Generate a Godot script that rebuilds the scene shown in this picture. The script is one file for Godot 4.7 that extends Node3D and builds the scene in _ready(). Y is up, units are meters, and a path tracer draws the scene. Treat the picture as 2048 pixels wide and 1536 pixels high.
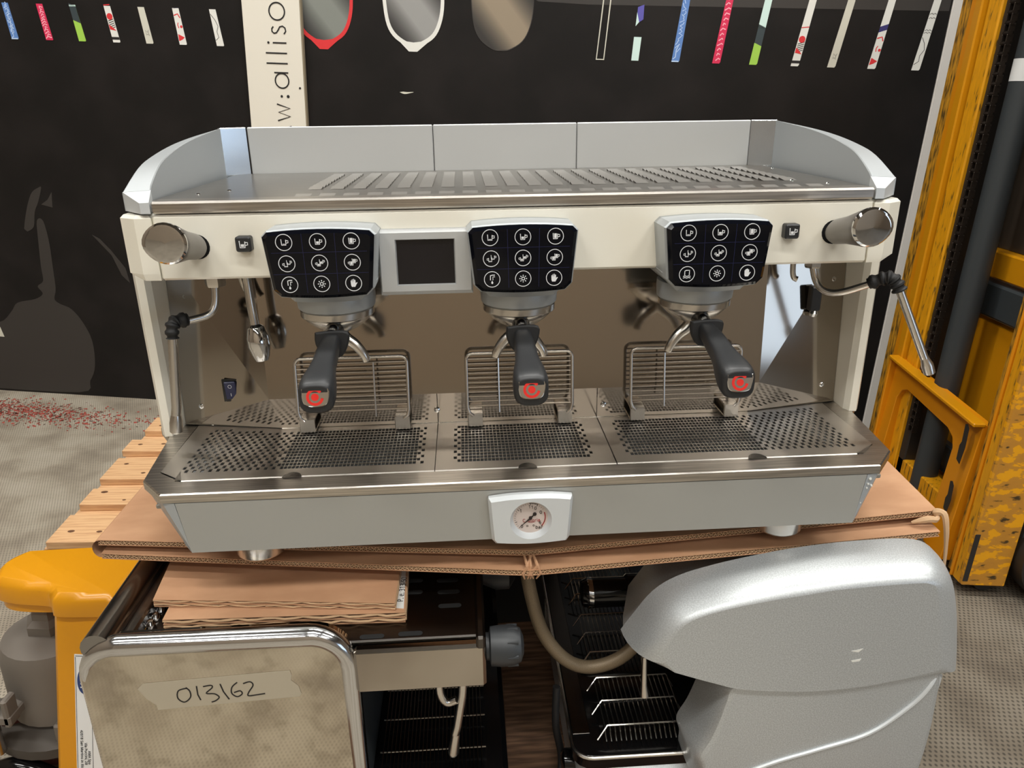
extends Node3D

# ------------------------------------------------------------------ mesh builder
class MB:
	var v := PackedVector3Array()
	var uv := PackedVector2Array()
	var t := Transform3D()
	var uvbox := Rect2()
	func pt(p: Vector3) -> void:
		v.append(t * p)
		if uvbox.size.x > 0.0:
			uv.append(Vector2((p.x - uvbox.position.x) / uvbox.size.x, 1.0 - (p.y - uvbox.position.y) / uvbox.size.y))
	func tri(a: Vector3, b: Vector3, c: Vector3) -> void:
		pt(a); pt(c); pt(b)
	func quad(a: Vector3, b: Vector3, c: Vector3, d: Vector3) -> void:
		tri(a, b, c); tri(a, c, d)
	func box(c: Vector3, s: Vector3, b := 0.0) -> void:
		# box with chamfered edges, c is the centre
		var h := s * 0.5
		b = minf(b, minf(h.x, minf(h.y, h.z)) * 0.9)
		for ax in 3:
			for sg in [-1.0, 1.0]:
				var u := (ax + 1) % 3
				var w := (ax + 2) % 3
				var q := []
				for k in [[-1, -1], [1, -1], [1, 1], [-1, 1]]:
					var p := Vector3()
					p[ax] = sg * h[ax]
					p[u] = k[0] * (h[u] - b)
					p[w] = k[1] * (h[w] - b)
					q.append(c + p)
				if sg > 0: quad(q[0], q[1], q[2], q[3])
				else: quad(q[3], q[2], q[1], q[0])
		if b <= 0.0: return
		for ax in 3:
			var u := (ax + 1) % 3
			var w := (ax + 2) % 3
			for su in [-1.0, 1.0]:
				for sw in [-1.0, 1.0]:
					var q := []
					for k in [[-1, 0], [1, 0], [1, 1], [-1, 1]]:
						var p := Vector3()
						p[ax] = k[0] * (h[ax] - b)
						p[u] = su * (h[u] - (b if k[1] == 0 else 0.0))
						p[w] = sw * (h[w] - (0.0 if k[1] == 0 else b))
						q.append(c + p)
					if su * sw < 0: quad(q[0], q[1], q[2], q[3])
					else: quad(q[3], q[2], q[1], q[0])
		for sx in [-1.0, 1.0]:
			for sy in [-1.0, 1.0]:
				for sz in [-1.0, 1.0]:
					var a := c + Vector3(sx * h.x, sy * (h.y - b), sz * (h.z - b))
					var d := c + Vector3(sx * (h.x - b), sy * h.y, sz * (h.z - b))
					var e := c + Vector3(sx * (h.x - b), sy * (h.y - b), sz * h.z)
					if sx * sy * sz > 0: tri(a, d, e)
					else: tri(a, e, d)
	static func inset(poly: PackedVector2Array, d: float) -> PackedVector2Array:
		var o := PackedVector2Array()
		var n := poly.size()
		for i in n:
			var a := poly[i] - poly[(i + n - 1) % n]
			var b := poly[(i + 1) % n] - poly[i]
			var na := Vector2(-a.y, a.x).normalized()
			var nb := Vector2(-b.y, b.x).normalized()
			var m := na + nb
			var k := m.dot(m)
			o.append(poly[i] + m * (2.0 * d / maxf(k, 0.6)))
		return o
	func prism(poly: PackedVector2Array, z0: float, z1: float, b := 0.0, back := true) -> void:
		# polygon in xy pulled from z0 to z1, front edge bevelled by b
		if Geometry2D.is_polygon_clockwise(poly):
			poly = poly.duplicate(); poly.reverse()
		var n := poly.size()
		var front := MB.inset(poly, b) if b > 0.0 else poly
		var ix := Geometry2D.triangulate_polygon(front)
		for i in range(0, ix.size(), 3):
			var a := front[ix[i]]; var c := front[ix[i + 1]]; var d := front[ix[i + 2]]
			if (c - a).cross(d - a) < 0:
				var e := c; c = d; d = e
			tri(Vector3(a.x, a.y, z1), Vector3(c.x, c.y, z1), Vector3(d.x, d.y, z1))
		if back:
			ix = Geometry2D.triangulate_polygon(poly)
			for i in range(0, ix.size(), 3):
				var a := poly[ix[i]]; var c := poly[ix[i + 1]]; var d := poly[ix[i + 2]]
				if (c - a).cross(d - a) > 0:
					var e := c; c = d; d = e
				tri(Vector3(a.x, a.y, z0), Vector3(c.x, c.y, z0), Vector3(d.x, d.y, z0))
		for i in n:
			var j := (i + 1) % n
			var p := poly[i]; var q := poly[j]
			quad(Vector3(p.x, p.y, z0), Vector3(q.x, q.y, z0), Vector3(q.x, q.y, z1 - b), Vector3(p.x, p.y, z1 - b))
			if b > 0.0:
				var r := front[i]; var s := front[j]
				quad(Vector3(p.x, p.y, z1 - b), Vector3(q.x, q.y, z1 - b), Vector3(s.x, s.y, z1), Vector3(r.x, r.y, z1))
	func loft(rings: Array, cap0 := true, cap1 := true, closed := true) -> void:
		for k in rings.size() - 1:
			var a: PackedVector3Array = rings[k]
			var b: PackedVector3Array = rings[k + 1]
			var n := a.size()
			for i in (n if closed else n - 1):
				var j := (i + 1) % n
				quad(a[i], a[j], b[j], b[i])
		for e in [[cap0, rings[0], true], [cap1, rings[-1], false]]:
			if not e[0]: continue
			var r: PackedVector3Array = e[1]
			var c := Vector3()
			for p in r: c += p
			c /= r.size()
			for i in r.size():
				var j := (i + 1) % r.size()
				if e[2]: tri(c, r[j], r[i])
				else: tri(c, r[i], r[j])
	func lathe(prof: Array, segs := 24, at := Transform3D()) -> void:
		# prof: Vector2(radius, height) from bottom to top, round the y axis
		for k in prof.size() - 1:
			var p: Vector2 = prof[k]
			var q: Vector2 = prof[k + 1]
			for i in segs:
				var a := TAU * i / segs
				var b := TAU * (i + 1) / segs
				var f := func(r: Vector2, w: float) -> Vector3: return at * Vector3(r.x * cos(w), r.y, -r.x * sin(w))
				if p.x > 0.0 and q.x > 0.0: quad(f.call(p, a), f.call(p, b), f.call(q, b), f.call(q, a))
				elif q.x > 0.0: tri(f.call(p, a), f.call(q, b), f.call(q, a))
				elif p.x > 0.0: tri(f.call(p, a), f.call(p, b), f.call(q, a))
	func tube(pts: PackedVector3Array, r, segs := 10, closed := false) -> void:
		# r: a radius or an array of radii
		var n := pts.size()
		var rings := []
		var up := Vector3(0.123, 0.95, 0.21).normalized()
		for i in n:
			var d: Vector3
			if closed: d = pts[(i + 1) % n] - pts[(i + n - 1) % n]
			else: d = pts[mini(i + 1, n - 1)] - pts[maxi(i - 1, 0)]
			d = d.normalized()
			var x := up.cross(d)
			if x.length() < 0.05: x = Vector3(1, 0, 0.02).cross(d)
			x = x.normalized()
			up = d.cross(x).normalized()
			var rr: float = r[i] if r is Array else r
			var ring := PackedVector3Array()
			for k in segs:
				var w := TAU * k / segs
				ring.append(pts[i] + (x * cos(w) + up * sin(w)) * rr)
			rings.append(ring)
		if closed:
			rings.append(rings[0])
			loft(rings, false, false)
		else: loft(rings)
	func ribbon(pts: Array, w: float, z0: float, z1: float, closed := false) -> void:
		# flat strip of width w along 2D points
		var n := pts.size()
		var l := []
		var rr := []
		for i in n:
			var d: Vector2
			if closed: d = (pts[(i + 1) % n] - pts[i]).normalized() + (pts[i] - pts[(i + n - 1) % n]).normalized()
			elif i == 0: d = pts[1] - pts[0]
			elif i == n - 1: d = pts[i] - pts[i - 1]
			else: d = (pts[i + 1] - pts[i]).normalized() + (pts[i] - pts[i - 1]).normalized()
			d = d.normalized()
			var m := Vector2(-d.y, d.x) * w * 0.5
			l.append(pts[i] + m); rr.append(pts[i] - m)
		for i in (n if closed else n - 1):
			var j := (i + 1) % n
			quad(Vector3(rr[i].x, rr[i].y, z1), Vector3(rr[j].x, rr[j].y, z1), Vector3(l[j].x, l[j].y, z1), Vector3(l[i].x, l[i].y, z1))
			quad(Vector3(rr[i].x, rr[i].y, z0), Vector3(rr[j].x, rr[j].y, z0), Vector3(rr[j].x, rr[j].y, z1), Vector3(rr[i].x, rr[i].y, z1))
			quad(Vector3(l[j].x, l[j].y, z0), Vector3(l[i].x, l[i].y, z0), Vector3(l[i].x, l[i].y, z1), Vector3(l[j].x, l[j].y, z1))
	func mesh(angle := 40.0) -> ArrayMesh:
		var n := v.size()
		var nor := PackedVector3Array()
		nor.resize(n)
		var fn := PackedVector3Array()
		fn.resize(n / 3)
		for f in n / 3:
			fn[f] = (v[f * 3 + 2] - v[f * 3]).cross(v[f * 3 + 1] - v[f * 3])
		if angle <= 0.0:
			for i in n: nor[i] = fn[i / 3].normalized()
		else:
			var at := {}
			for i in n:
				var key := Vector3i((v[i] * 50000.0).round())
				if at.has(key): at[key].append(i / 3)
				else: at[key] = [i / 3]
			var c := cos(deg_to_rad(angle))
			for i in n:
				var f0 := fn[i / 3].normalized()
				var s := Vector3()
				for f in at[Vector3i((v[i] * 50000.0).round())]:
					if fn[f].normalized().dot(f0) >= c: s += fn[f]
				nor[i] = s.normalized() if s.length_squared() > 0.0 else f0
		var a := []
		a.resize(Mesh.ARRAY_MAX)
		a[Mesh.ARRAY_VERTEX] = v
		a[Mesh.ARRAY_NORMAL] = nor
		if uv.size() == n: a[Mesh.ARRAY_TEX_UV] = uv
		var m := ArrayMesh.new()
		m.add_surface_from_arrays(Mesh.PRIMITIVE_TRIANGLES, a)
		return m

# ------------------------------------------------------------------ scene helpers
var M := {}
var used := {}
var base_at := {}
const F := 1503.1

func numbered(n: String) -> String:
	used[n] = used.get(n, -1) + 1
	return n if used[n] == 0 else "%s_%03d" % [n, used[n]]

func tag(o, label := "", category := "", group := "", kind := "") -> void:
	for k in [["label", label], ["category", category], ["group", group], ["kind", kind]]:
		if k[1]: o.set_meta(k[0], k[1])

# a thing: frame x gives the axes its parts are drawn in, at is its base in that frame
func thing(called: String, label: String, category: String, x: Transform3D, at: Vector3, group := "") -> Node3D:
	var o := Node3D.new()
	o.name = numbered(called)
	add_child(o)
	o.transform = x * Transform3D(Basis(), at)
	base_at[o] = at
	tag(o, label, category, group)
	return o

func part(called: String, m, material: Material, parent: Node3D, label := "", angle := 40.0, kind := "") -> MeshInstance3D:
	var o := MeshInstance3D.new()
	o.name = called
	o.mesh = m.mesh(angle) if m is MB else m
	o.material_override = material
	parent.add_child(o, true)
	if base_at.has(parent): o.position = -base_at[parent]
	tag(o, label, "", "", kind)
	return o

func struct(called: String, m: MB, material: Material, angle := 0.0) -> MeshInstance3D:
	var o := MeshInstance3D.new()
	o.name = numbered(called)
	o.mesh = m.mesh(angle)
	o.material_override = material
	add_child(o)
	tag(o, "", "", "", "structure")
	return o

func copy(o: Node3D, x: Transform3D, label := "") -> Node3D:
	var c: Node3D = o.duplicate()
	c.name = numbered(str(o.name).rstrip("_0123456789"))
	add_child(c)
	c.transform = x
	if label: c.set_meta("label", label)
	return c

func mat(called: String, c: Color, rough: float, metal := 0.0, more := {}) -> StandardMaterial3D:
	var m := StandardMaterial3D.new()
	m.resource_name = called
	m.albedo_color = c
	m.roughness = rough
	m.metallic = metal
	m.cull_mode = BaseMaterial3D.CULL_DISABLED
	for k in more: m.set(k, more[k])
	M[called] = m
	return m

func rgb(r: float, g: float, b: float) -> Color:
	return Color(r / 255.0, g / 255.0, b / 255.0)

func noise_tex(freq: float, cols: Array, at: Array, seed_ := 1, oct := 4, size := 512) -> NoiseTexture2D:
	var n := FastNoiseLite.new()
	n.seed = seed_
	n.frequency = freq
	n.fractal_octaves = oct
	var t := NoiseTexture2D.new()
	t.width = size; t.height = size
	t.seamless = true
	t.noise = n
	var g := Gradient.new()
	g.offsets = PackedFloat32Array(at)
	g.colors = PackedColorArray(cols)
	t.color_ramp = g
	return t

func tri_tex(t: Texture2D, s: Vector3) -> Dictionary:
	return {"albedo_texture": t, "uv1_triplanar": true, "uv1_scale": s, "uv1_triplanar_sharpness": 4.0}

func V2(a: Array) -> PackedVector2Array:
	var o := PackedVector2Array()
	for i in range(0, a.size(), 2): o.append(Vector2(a[i], a[i + 1]))
	return o

func V3(a: Array) -> PackedVector3Array:
	var o := PackedVector3Array()
	for i in range(0, a.size(), 3): o.append(Vector3(a[i], a[i + 1], a[i + 2]))
	return o

func spline(p: PackedVector3Array, per := 6) -> PackedVector3Array:
	var o := PackedVector3Array()
	for i in p.size() - 1:
		for k in per:
			o.append(p[i].cubic_interpolate(p[i + 1], p[maxi(i - 1, 0)], p[mini(i + 2, p.size() - 1)], float(k) / per))
	o.append(p[-1])
	return o

func spline2(p: PackedVector2Array, per := 6) -> PackedVector2Array:
	var o := PackedVector2Array()
	for i in p.size() - 1:
		for k in per:
			o.append(p[i].cubic_interpolate(p[i + 1], p[maxi(i - 1, 0)], p[mini(i + 2, p.size() - 1)], float(k) / per))
	o.append(p[-1])
	return o

func rrect(x0: float, y0: float, x1: float, y1: float, r: float, n := 4) -> PackedVector2Array:
	var o := PackedVector2Array()
	for c in [[x1 - r, y0 + r, -90], [x1 - r, y1 - r, 0], [x0 + r, y1 - r, 90], [x0 + r, y0 + r, 180]]:
		for k in n + 1:
			var w := deg_to_rad(c[2] + 90.0 * k / n)
			o.append(Vector2(c[0] + r * cos(w), c[1] + r * sin(w)))
	return o

func circle(c: Vector2, r: float, n := 24) -> Array:
	var o := []
	for k in n: o.append(c + Vector2(cos(TAU * k / n), sin(TAU * k / n)) * r)
	return o

func frame(o: Vector3, y: Vector3, hint := Vector3(0, 0, 1)) -> Transform3D:
	# a frame whose y axis points along y
	y = y.normalized()
	var x := y.cross(hint).normalized()
	if x.length() < 0.5: x = y.cross(Vector3(1, 0, 0)).normalized()
	return Transform3D(Basis(x, y, x.cross(y)), o)

func superring(c: Vector3, hw: float, hh: float, n := 20, e := 3.0) -> PackedVector3Array:
	var o := PackedVector3Array()
	for k in n:
		var w := TAU * k / n
		o.append(c + Vector3(hw * signf(cos(w)) * pow(absf(cos(w)), 2.0 / e), hh * signf(sin(w)) * pow(absf(sin(w)), 2.0 / e), 0))
	return o

func print_text(called: String, s: String, height: float, m: Material, parent: Node3D, x: Transform3D, font := "Droid Sans") -> MeshInstance3D:
	var tm := TextMesh.new()
	tm.text = s
	var f := SystemFont.new()
	f.font_names = PackedStringArray([font])
	tm.font = f
	tm.font_size = 64
	tm.pixel_size = height / 64.0
	tm.depth = 0.0004
	var o := part(called, tm, m, parent)
	o.transform = Transform3D(Basis(), o.position) * x
	return o

# ------------------------------------------------------------------ frames
var TM: Transform3D          # the stack of machines stands 3 degrees askew on its pallet
var CAM: Transform3D

func _ready() -> void:
	# camera
	var cam := Camera3D.new()
	cam.name = "camera"
	cam.fov = rad_to_deg(2.0 * atan(768.0 / F))
	CAM = Transform3D(Basis.from_euler(Vector3(deg_to_rad(-20.4), 0, deg_to_rad(2.2))), Vector3(0, 1.25, 0))
	cam.transform = CAM
	cam.near = 0.05
	cam.far = 60.0
	add_child(cam)
	cam.current = true
	TM = CAM * Transform3D(Basis.from_euler(Vector3(-0.3548, -0.0599, -0.0135)), Vector3(-0.0738, 0.5708, 1.1518)).affine_inverse()
	# sky and exposure
	var we := WorldEnvironment.new()
	we.name = "environment"
	var e := Environment.new()
	e.background_mode = Environment.BG_SKY
	var sky := Sky.new()
	var psm := ProceduralSkyMaterial.new()
	psm.sky_top_color = Color(0.55, 0.68, 0.85)
	psm.sky_horizon_color = Color(0.78, 0.84, 0.9)
	psm.ground_horizon_color = Color(0.5, 0.5, 0.48)
	psm.ground_bottom_color = Color(0.3, 0.3, 0.28)
	sky.sky_material = psm
	e.sky = sky
	e.tonemap_mode = Environment.TONE_MAPPER_LINEAR
	e.tonemap_exposure = 1.0
	e.sdfgi_enabled = true
	e.ssao_enabled = true
	e.ssil_enabled = true
	we.environment = e
	add_child(we)
	materials()
	# lamps: three rows of ceiling panels and the frosted daylight windows of the right wall
	ceiling_lamps()
	daylight()
	room()
	back_panel()
	sign_board()
	stacker()
	pallets()
	pallet_truck()
	silver_machine()
	chrome_machine()
	cardboard()
	espresso_machine()
	portafilters()
	debris()

func area_light(called: String, x: Transform3D, size: Vector2, c: Color, energy: float) -> void:
	var l := AreaLight3D.new()
	l.name = called
	l.area_size = size
	l.light_color = c
	l.light_energy = energy
	l.area_range = 30.0
	l.area_attenuation = 2.0
	l.shadow_enabled = true
	add_child(l, true)
	l.transform = x

func ceiling_lamps() -> void:
	var k := 0
	var rows := ["row nearest the back panel", "row above the photographer", "third row from the back panel", "row nearest the front wall"]
	for z in [-1.6, 0.9, 3.2, 5.4]:
		for x in [-2.2, 0.2, 2.6]:
			var where := "%s lamp of the %s" % [{-2.2: "left", 0.2: "middle", 2.6: "right"}[x], rows[k / 3]]
			var m := MB.new()
			m.box(Vector3(0, 0.05, 0), Vector3(1.56, 0.06, 0.36), 0.01)
			var t := thing("ceiling_lamp", "long white ceiling panel, " + where, "lamp", Transform3D(), Vector3(x, 4.5, z), "ceiling panel lamps")
			var o := part("lamp_housing", m, M.white_plastic, t); o.position = Vector3.ZERO
			m = MB.new()
			m.box(Vector3(0, 0.018, 0), Vector3(1.5, 0.012, 0.3), 0.003)
			o = part("lamp_diffuser", m, M.glow, t); o.position = Vector3.ZERO
			area_light("ceiling_lamp_light", Transform3D(Basis.from_euler(Vector3(-PI / 2, 0, 0)), Vector3(x, 4.5, z)), Vector2(1.5, 0.3), Color(1.0, 0.995, 0.975), {-1.6: 7.0, 0.9: 5.5, 3.2: 2.6, 5.4: 2.2}[z])
			k += 1

func daylight() -> void:
	# a frosted daylight window in the right wall, behind the photographer's shoulder
	var m := MB.new()
	m.box(Vector3(5.97, 1.5, 4.2), Vector3(0.05, 2.4, 3.2), 0.004)
	var o := struct("window_1", m, M.pane_glow)
	for z in [2.57, 4.2, 5.83]:
		m = MB.new()
		m.box(Vector3(5.95, 1.5, z), Vector3(0.09, 2.5, 0.06), 0.004)
		part("window_frame", m, M.dark_grey, o)
	area_light("window_light", Transform3D(Basis.from_euler(Vector3(0, PI / 2, 0)), Vector3(5.9, 1.5, 4.2)), Vector2(3.0, 2.3), Color(0.78, 0.88, 1.0), 3.5)

func materials() -> void:
	mat("glow", Color(1, 1, 1), 0.5, 0, {"emission_enabled": true, "emission": Color(1.0, 0.97, 0.93), "emission_energy_multiplier": 5.0})
	mat("pane_glow", Color(0.8, 0.85, 0.9), 0.4, 0, {"emission_enabled": true, "emission": Color(0.82, 0.9, 1.0), "emission_energy_multiplier": 0.45})
	mat("white_plastic", rgb(225, 224, 220), 0.5)
	mat("wall_paint", rgb(128, 114, 98), 0.9)
	mat("front_paint", rgb(176, 160, 140), 0.9)
	mat("ceiling_paint", rgb(120, 116, 110), 0.9)
	# floor: stained concrete with a stamped anti-slip grid
	var im := Image.create(512, 512, false, Image.FORMAT_RGB8)
	for y in 512:
		for x in 512:
			var a := fposmod(x / 16.0 + (0.5 if (y / 16) % 2 else 0.0), 1.0) - 0.5
			var b := fposmod(y / 16.0, 1.0) - 0.5
			var h := clampf(1.3 - 9.0 * (a * a * 1.6 + b * b), 0.0, 1.0)
			im.set_pixel(x, y, Color(h, h, h))
	var ht := ImageTexture.create_from_image(im)
	var ft := noise_tex(0.006, [rgb(128, 118, 104), rgb(152, 142, 126), rgb(162, 153, 137), rgb(172, 163, 148)], [0.0, 0.4, 0.6, 1.0], 7, 6, 1024)
	var f := mat("floor", Color(1, 1, 1), 0.62, 0, tri_tex(ft, Vector3(0.7, 0.7, 0.7)))
	f.uv1_world_triplanar = true
	f.detail_enabled = true
	f.detail_blend_mode = BaseMaterial3D.BLEND_MODE_MUL
	f.detail_uv_layer = BaseMaterial3D.DETAIL_UV_2
	f.uv2_triplanar = true
	f.uv2_world_triplanar = true
	f.uv2_scale = Vector3(3.6, 3.6, 3.6)
	var im2 := Image.create(512, 512, false, Image.FORMAT_RGB8)
	for y in 512:
		for x in 512:
			var h := im.get_pixel(x, y).r
			var d := 1.0 - 0.28 * h
			im2.set_pixel(x, y, Color(d, d, d))
	f.detail_albedo = ImageTexture.create_from_image(im2)
	# the right bay is darker and its stamped grid stands out more
	var fd: StandardMaterial3D = f.duplicate()
	fd.resource_name = "floor_dark"
	fd.albedo_color = Color(0.74, 0.73, 0.72)
	var im3 := Image.create(512, 512, false, Image.FORMAT_RGB8)
	for y in 512:
		for x in 512:
			var d := 1.0 - 0.4 * im.get_pixel(x, y).r
			im3.set_pixel(x, y, Color(d, d, d))
	fd.detail_albedo = ImageTexture.create_from_image(im3)
	fd.uv2_scale = Vector3(2.6, 2.6, 2.6)
	M["floor_dark"] = fd
	# metals
	var streak := noise_tex(0.02, [Color(0.86, 0.86, 0.86), Color(1, 1, 1)], [0.3, 0.7], 3, 3, 256)
	mat("steel", rgb(206, 200, 192), 0.32, 1.0, tri_tex(streak, Vector3(1.2, 60, 60)))
	mat("steel_tray", rgb(176, 172, 166), 0.3, 1.0, tri_tex(streak, Vector3(1.2, 60, 60)))
	mat("mirror_steel", rgb(172, 164, 154), 0.1, 1.0)
	mat("dark_steel", rgb(92, 88, 84), 0.25, 1.0)
	mat("chrome", rgb(214, 214, 214), 0.05, 1.0)
	mat("satin_chrome", rgb(212, 208, 202), 0.24, 1.0)
	mat("rim_chrome", rgb(205, 206, 208), 0.14, 1.0)
	mat("basin_steel", rgb(150, 146, 138), 0.55, 0.35)
	mat("grate_steel", rgb(206, 200, 192), 0.38, 1.0)
	mat("worn_mirror", Color(1, 1, 1), 0.1, 1.0, tri_tex(noise_tex(0.012, [rgb(182, 174, 160), rgb(198, 190, 176), rgb(204, 196, 182)], [0.15, 0.4, 0.9], 12, 5, 512), Vector3(3, 3, 3)))
	M.worn_mirror.roughness = 0.045
	mat("rail_steel", rgb(150, 148, 146), 0.2, 1.0)
	mat("silver_paint", rgb(176, 181, 184), 0.42, 0.45)
	mat("silver_paint_light", rgb(214, 219, 222), 0.4, 0.3)
	mat("strip_metal", rgb(206, 212, 217), 0.24, 0.85)
	mat("silver_metallic", Color(1, 1, 1), 0.42, 0.5, tri_tex(noise_tex(0.35, [rgb(176, 180, 182), rgb(206, 210, 212)], [0.2, 0.8], 5, 2, 256), Vector3(5, 5, 5)))
	mat("base_grey", rgb(168, 168, 163), 0.45, 0.35)
	mat("knob_body", rgb(128, 124, 120), 0.36, 0.6)
	mat("gallery_grey", rgb(194, 196, 196), 0.4, 0.25)
	mat("white_enamel", rgb(240, 236, 222), 0.28, 0.0, {"clearcoat_enabled": true, "clearcoat": 0.5, "clearcoat_roughness": 0.1})
	mat("black_glass", rgb(8, 10, 17), 0.06, 0.0, {"metallic_specular": 0.4})
	mat("black_gloss", rgb(12, 12, 13), 0.12)
	mat("screen_black", rgb(22, 20, 24), 0.2)
	mat("black_plastic", rgb(38, 39, 41), 0.42)
	mat("rubber", rgb(22, 22, 23), 0.6)
	mat("black_hole", rgb(6, 6, 6), 0.9)
	mat("icon_white", rgb(232, 234, 236), 0.5)
	mat("panel_blue", rgb(26, 30, 70), 0.3)
	mat("badge_red", rgb(226, 50, 44), 0.3)
	mat("dial_white", rgb(206, 192, 184), 0.5)
	mat("dial_black", rgb(36, 26, 24), 0.5)
	mat("dial_red", rgb(150, 40, 42), 0.5)
	mat("knob_grey", rgb(50, 53, 56), 0.42)
	mat("louvre_white", rgb(186, 184, 180), 0.4, 0.9)
	# card and wood
	var kr := noise_tex(0.01, [rgb(180, 136, 102), rgb(194, 150, 115)], [0.2, 0.8], 9, 5, 512)
	mat("card", Color(1, 1, 1), 0.85, 0, tri_tex(kr, Vector3(1.5, 9, 3)))
	mat("card_edge", rgb(196, 162, 126), 0.9)
	mat("card_flute", rgb(74, 52, 38), 0.95)
	mat("paper", rgb(222, 222, 218), 0.7)
	var wd := noise_tex(0.012, [rgb(192, 148, 106), rgb(208, 166, 122), rgb(216, 176, 132)], [0.1, 0.5, 0.9], 21, 5, 512)
	mat("pine", Color(1, 1, 1), 0.75, 0, tri_tex(wd, Vector3(1.2, 14, 14)))
	mat("old_wood", Color(1, 1, 1), 0.8, 0, tri_tex(noise_tex(0.012, [rgb(84, 62, 46), rgb(132, 100, 76)], [0.2, 0.8], 22, 5, 512), Vector3(1.2, 14, 14)))
	mat("knot", rgb(96, 62, 38), 0.8)
	# yellow paints
	mat("yellow", rgb(206, 140, 16), 0.3)
	mat("yellow_flat", rgb(214, 136, 6), 0.45)
	var wy := noise_tex(0.02, [rgb(60, 48, 26), rgb(150, 106, 26), rgb(216, 150, 18), rgb(230, 160, 14)], [0.1, 0.2, 0.28, 0.8], 31, 5, 512)
	mat("yellow_worn", Color(1, 1, 1), 0.45, 0, tri_tex(wy, Vector3(7, 1.2, 7)))
	var wy2 := noise_tex(0.012, [rgb(70, 52, 22), rgb(190, 132, 44), rgb(196, 136, 44), rgb(236, 164, 10), rgb(238, 168, 14)], [0.1, 0.2, 0.5, 0.54, 1.0], 33, 5, 512)
	mat("yellow_scraped", Color(1, 1, 1), 0.4, 0, tri_tex(wy2, Vector3(2, 4, 2)))
	var wy3 := noise_tex(0.03, [rgb(74, 56, 22), rgb(156, 112, 30), rgb(204, 146, 34)], [0.2, 0.4, 0.75], 35, 6, 512)
	mat("yellow_dirty", Color(1, 1, 1), 0.55, 0, tri_tex(wy3, Vector3(5, 1.0, 5)))
	mat("grease_black", rgb(40, 36, 33), 0.5)
	mat("chain_steel", rgb(52, 44, 38), 0.4, 0.6)
	mat("dark_grey", rgb(52, 57, 60), 0.5)
	mat("guard_plastic", rgb(70, 62, 54), 0.25)
	mat("cast_iron", rgb(120, 113, 105), 0.6, 0.3)
	mat("cast_dark", rgb(74, 68, 62), 0.6, 0.2)
	mat("wheel_red", rgb(74, 24, 22), 0.6)
	# wall panel prints
	mat("panel_black", Color(1, 1, 1), 0.5, 0, tri_tex(noise_tex(0.008, [rgb(27, 25, 24), rgb(34, 31, 30)], [0.2, 0.8], 41, 5, 512), Vector3(0.8, 0.8, 0.8)))
	M.panel_black.metallic_specular = 0.3
	mat("print_grey", rgb(52, 48, 45), 0.6)
	mat("board_white", rgb(226, 221, 208), 0.6)
	mat("board_edge", rgb(140, 128, 106), 0.8)
	mat("trim_white", rgb(226, 222, 216), 0.5)
	mat("ink", rgb(26, 24, 24), 0.6)
	mat("p_blue", rgb(92, 132, 196), 0.6)
	mat("p_pale", rgb(190, 212, 240), 0.6)
	mat("p_pink", rgb(214, 40, 84), 0.6)
	mat("p_rose", rgb(244, 176, 190), 0.6)
	mat("p_mint", rgb(206, 232, 226), 0.6)
	mat("p_green", rgb(160, 206, 80), 0.6)
	mat("p_dark", rgb(50, 62, 66), 0.6)
	mat("p_white", rgb(226, 226, 220), 0.6)
	mat("p_cream", rgb(208, 206, 192), 0.6)
	mat("p_red", rgb(216, 48, 52), 0.6)
	mat("p_navy", rgb(54, 50, 110), 0.6)
	mat("p_violet", rgb(90, 84, 170), 0.6)
	mat("tape", rgb(176, 166, 146), 0.6)
	mat("hose", Color(1, 1, 1), 0.5, 0.3, tri_tex(noise_tex(0.2, [rgb(96, 84, 66), rgb(150, 132, 106)], [0.3, 0.7], 51, 2, 256), Vector3(20, 20, 20)))
	mat("chip_red", rgb(140, 58, 46), 0.8)
	mat("label_white", rgb(224, 226, 226), 0.5)
	mat("label_blue", rgb(36, 58, 110), 0.5)
	for g in [["lens_grey", rgb(48, 46, 45), rgb(150, 150, 148)], ["lens_brown", rgb(48, 45, 42), rgb(146, 132, 112)], ["lens_dim", rgb(48, 47, 46), rgb(128, 132, 126)]]:
		var gr := Gradient.new()
		gr.offsets = PackedFloat32Array([0.18, 0.42, 0.62, 0.86])
		gr.colors = PackedColorArray([g[1], g[2], g[2], g[1]])
		var gt := GradientTexture2D.new()
		gt.gradient = gr
		gt.width = 256; gt.height = 256
		gt.fill_from = Vector2(0.05, 1.0)
		gt.fill_to = Vector2(0.95, 0.1)
		mat(g[0], Color(1, 1, 1), 0.6, 0, {"albedo_texture": gt})

# ------------------------------------------------------------------ the hall
func room() -> void:
	var m := MB.new(); m.box(Vector3(-1.7, -0.1, 1.6), Vector3(5.0, 0.2, 10.6)); struct("floor", m, M.floor)
	m = MB.new(); m.box(Vector3(3.5, -0.1, 1.6), Vector3(5.4, 0.2, 10.6)); struct("floor", m, M.floor_dark)
	m = MB.new(); m.box(Vector3(1, 4.72, 1.6), Vector3(10.4, 0.2, 10.6)); struct("ceiling", m, M.ceiling_paint)
	m = MB.new(); m.box(Vector3(1, 2.3, -3.4), Vector3(10.4, 4.7, 0.2)); struct("wall_back", m, M.wall_paint)
	m = MB.new(); m.box(Vector3(1, 2.3, 6.8), Vector3(10.4, 4.7, 0.2)); struct("wall_front", m, M.front_paint)
	m = MB.new(); m.box(Vector3(-4.1, 2.3, 1.6), Vector3(0.2, 4.7, 10.4)); struct("wall_left", m, M.wall_paint)
	m = MB.new(); m.box(Vector3(6.1, 2.3, 1.6), Vector3(0.2, 4.7, 10.4)); struct("wall_right", m, M.wall_paint)

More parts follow.
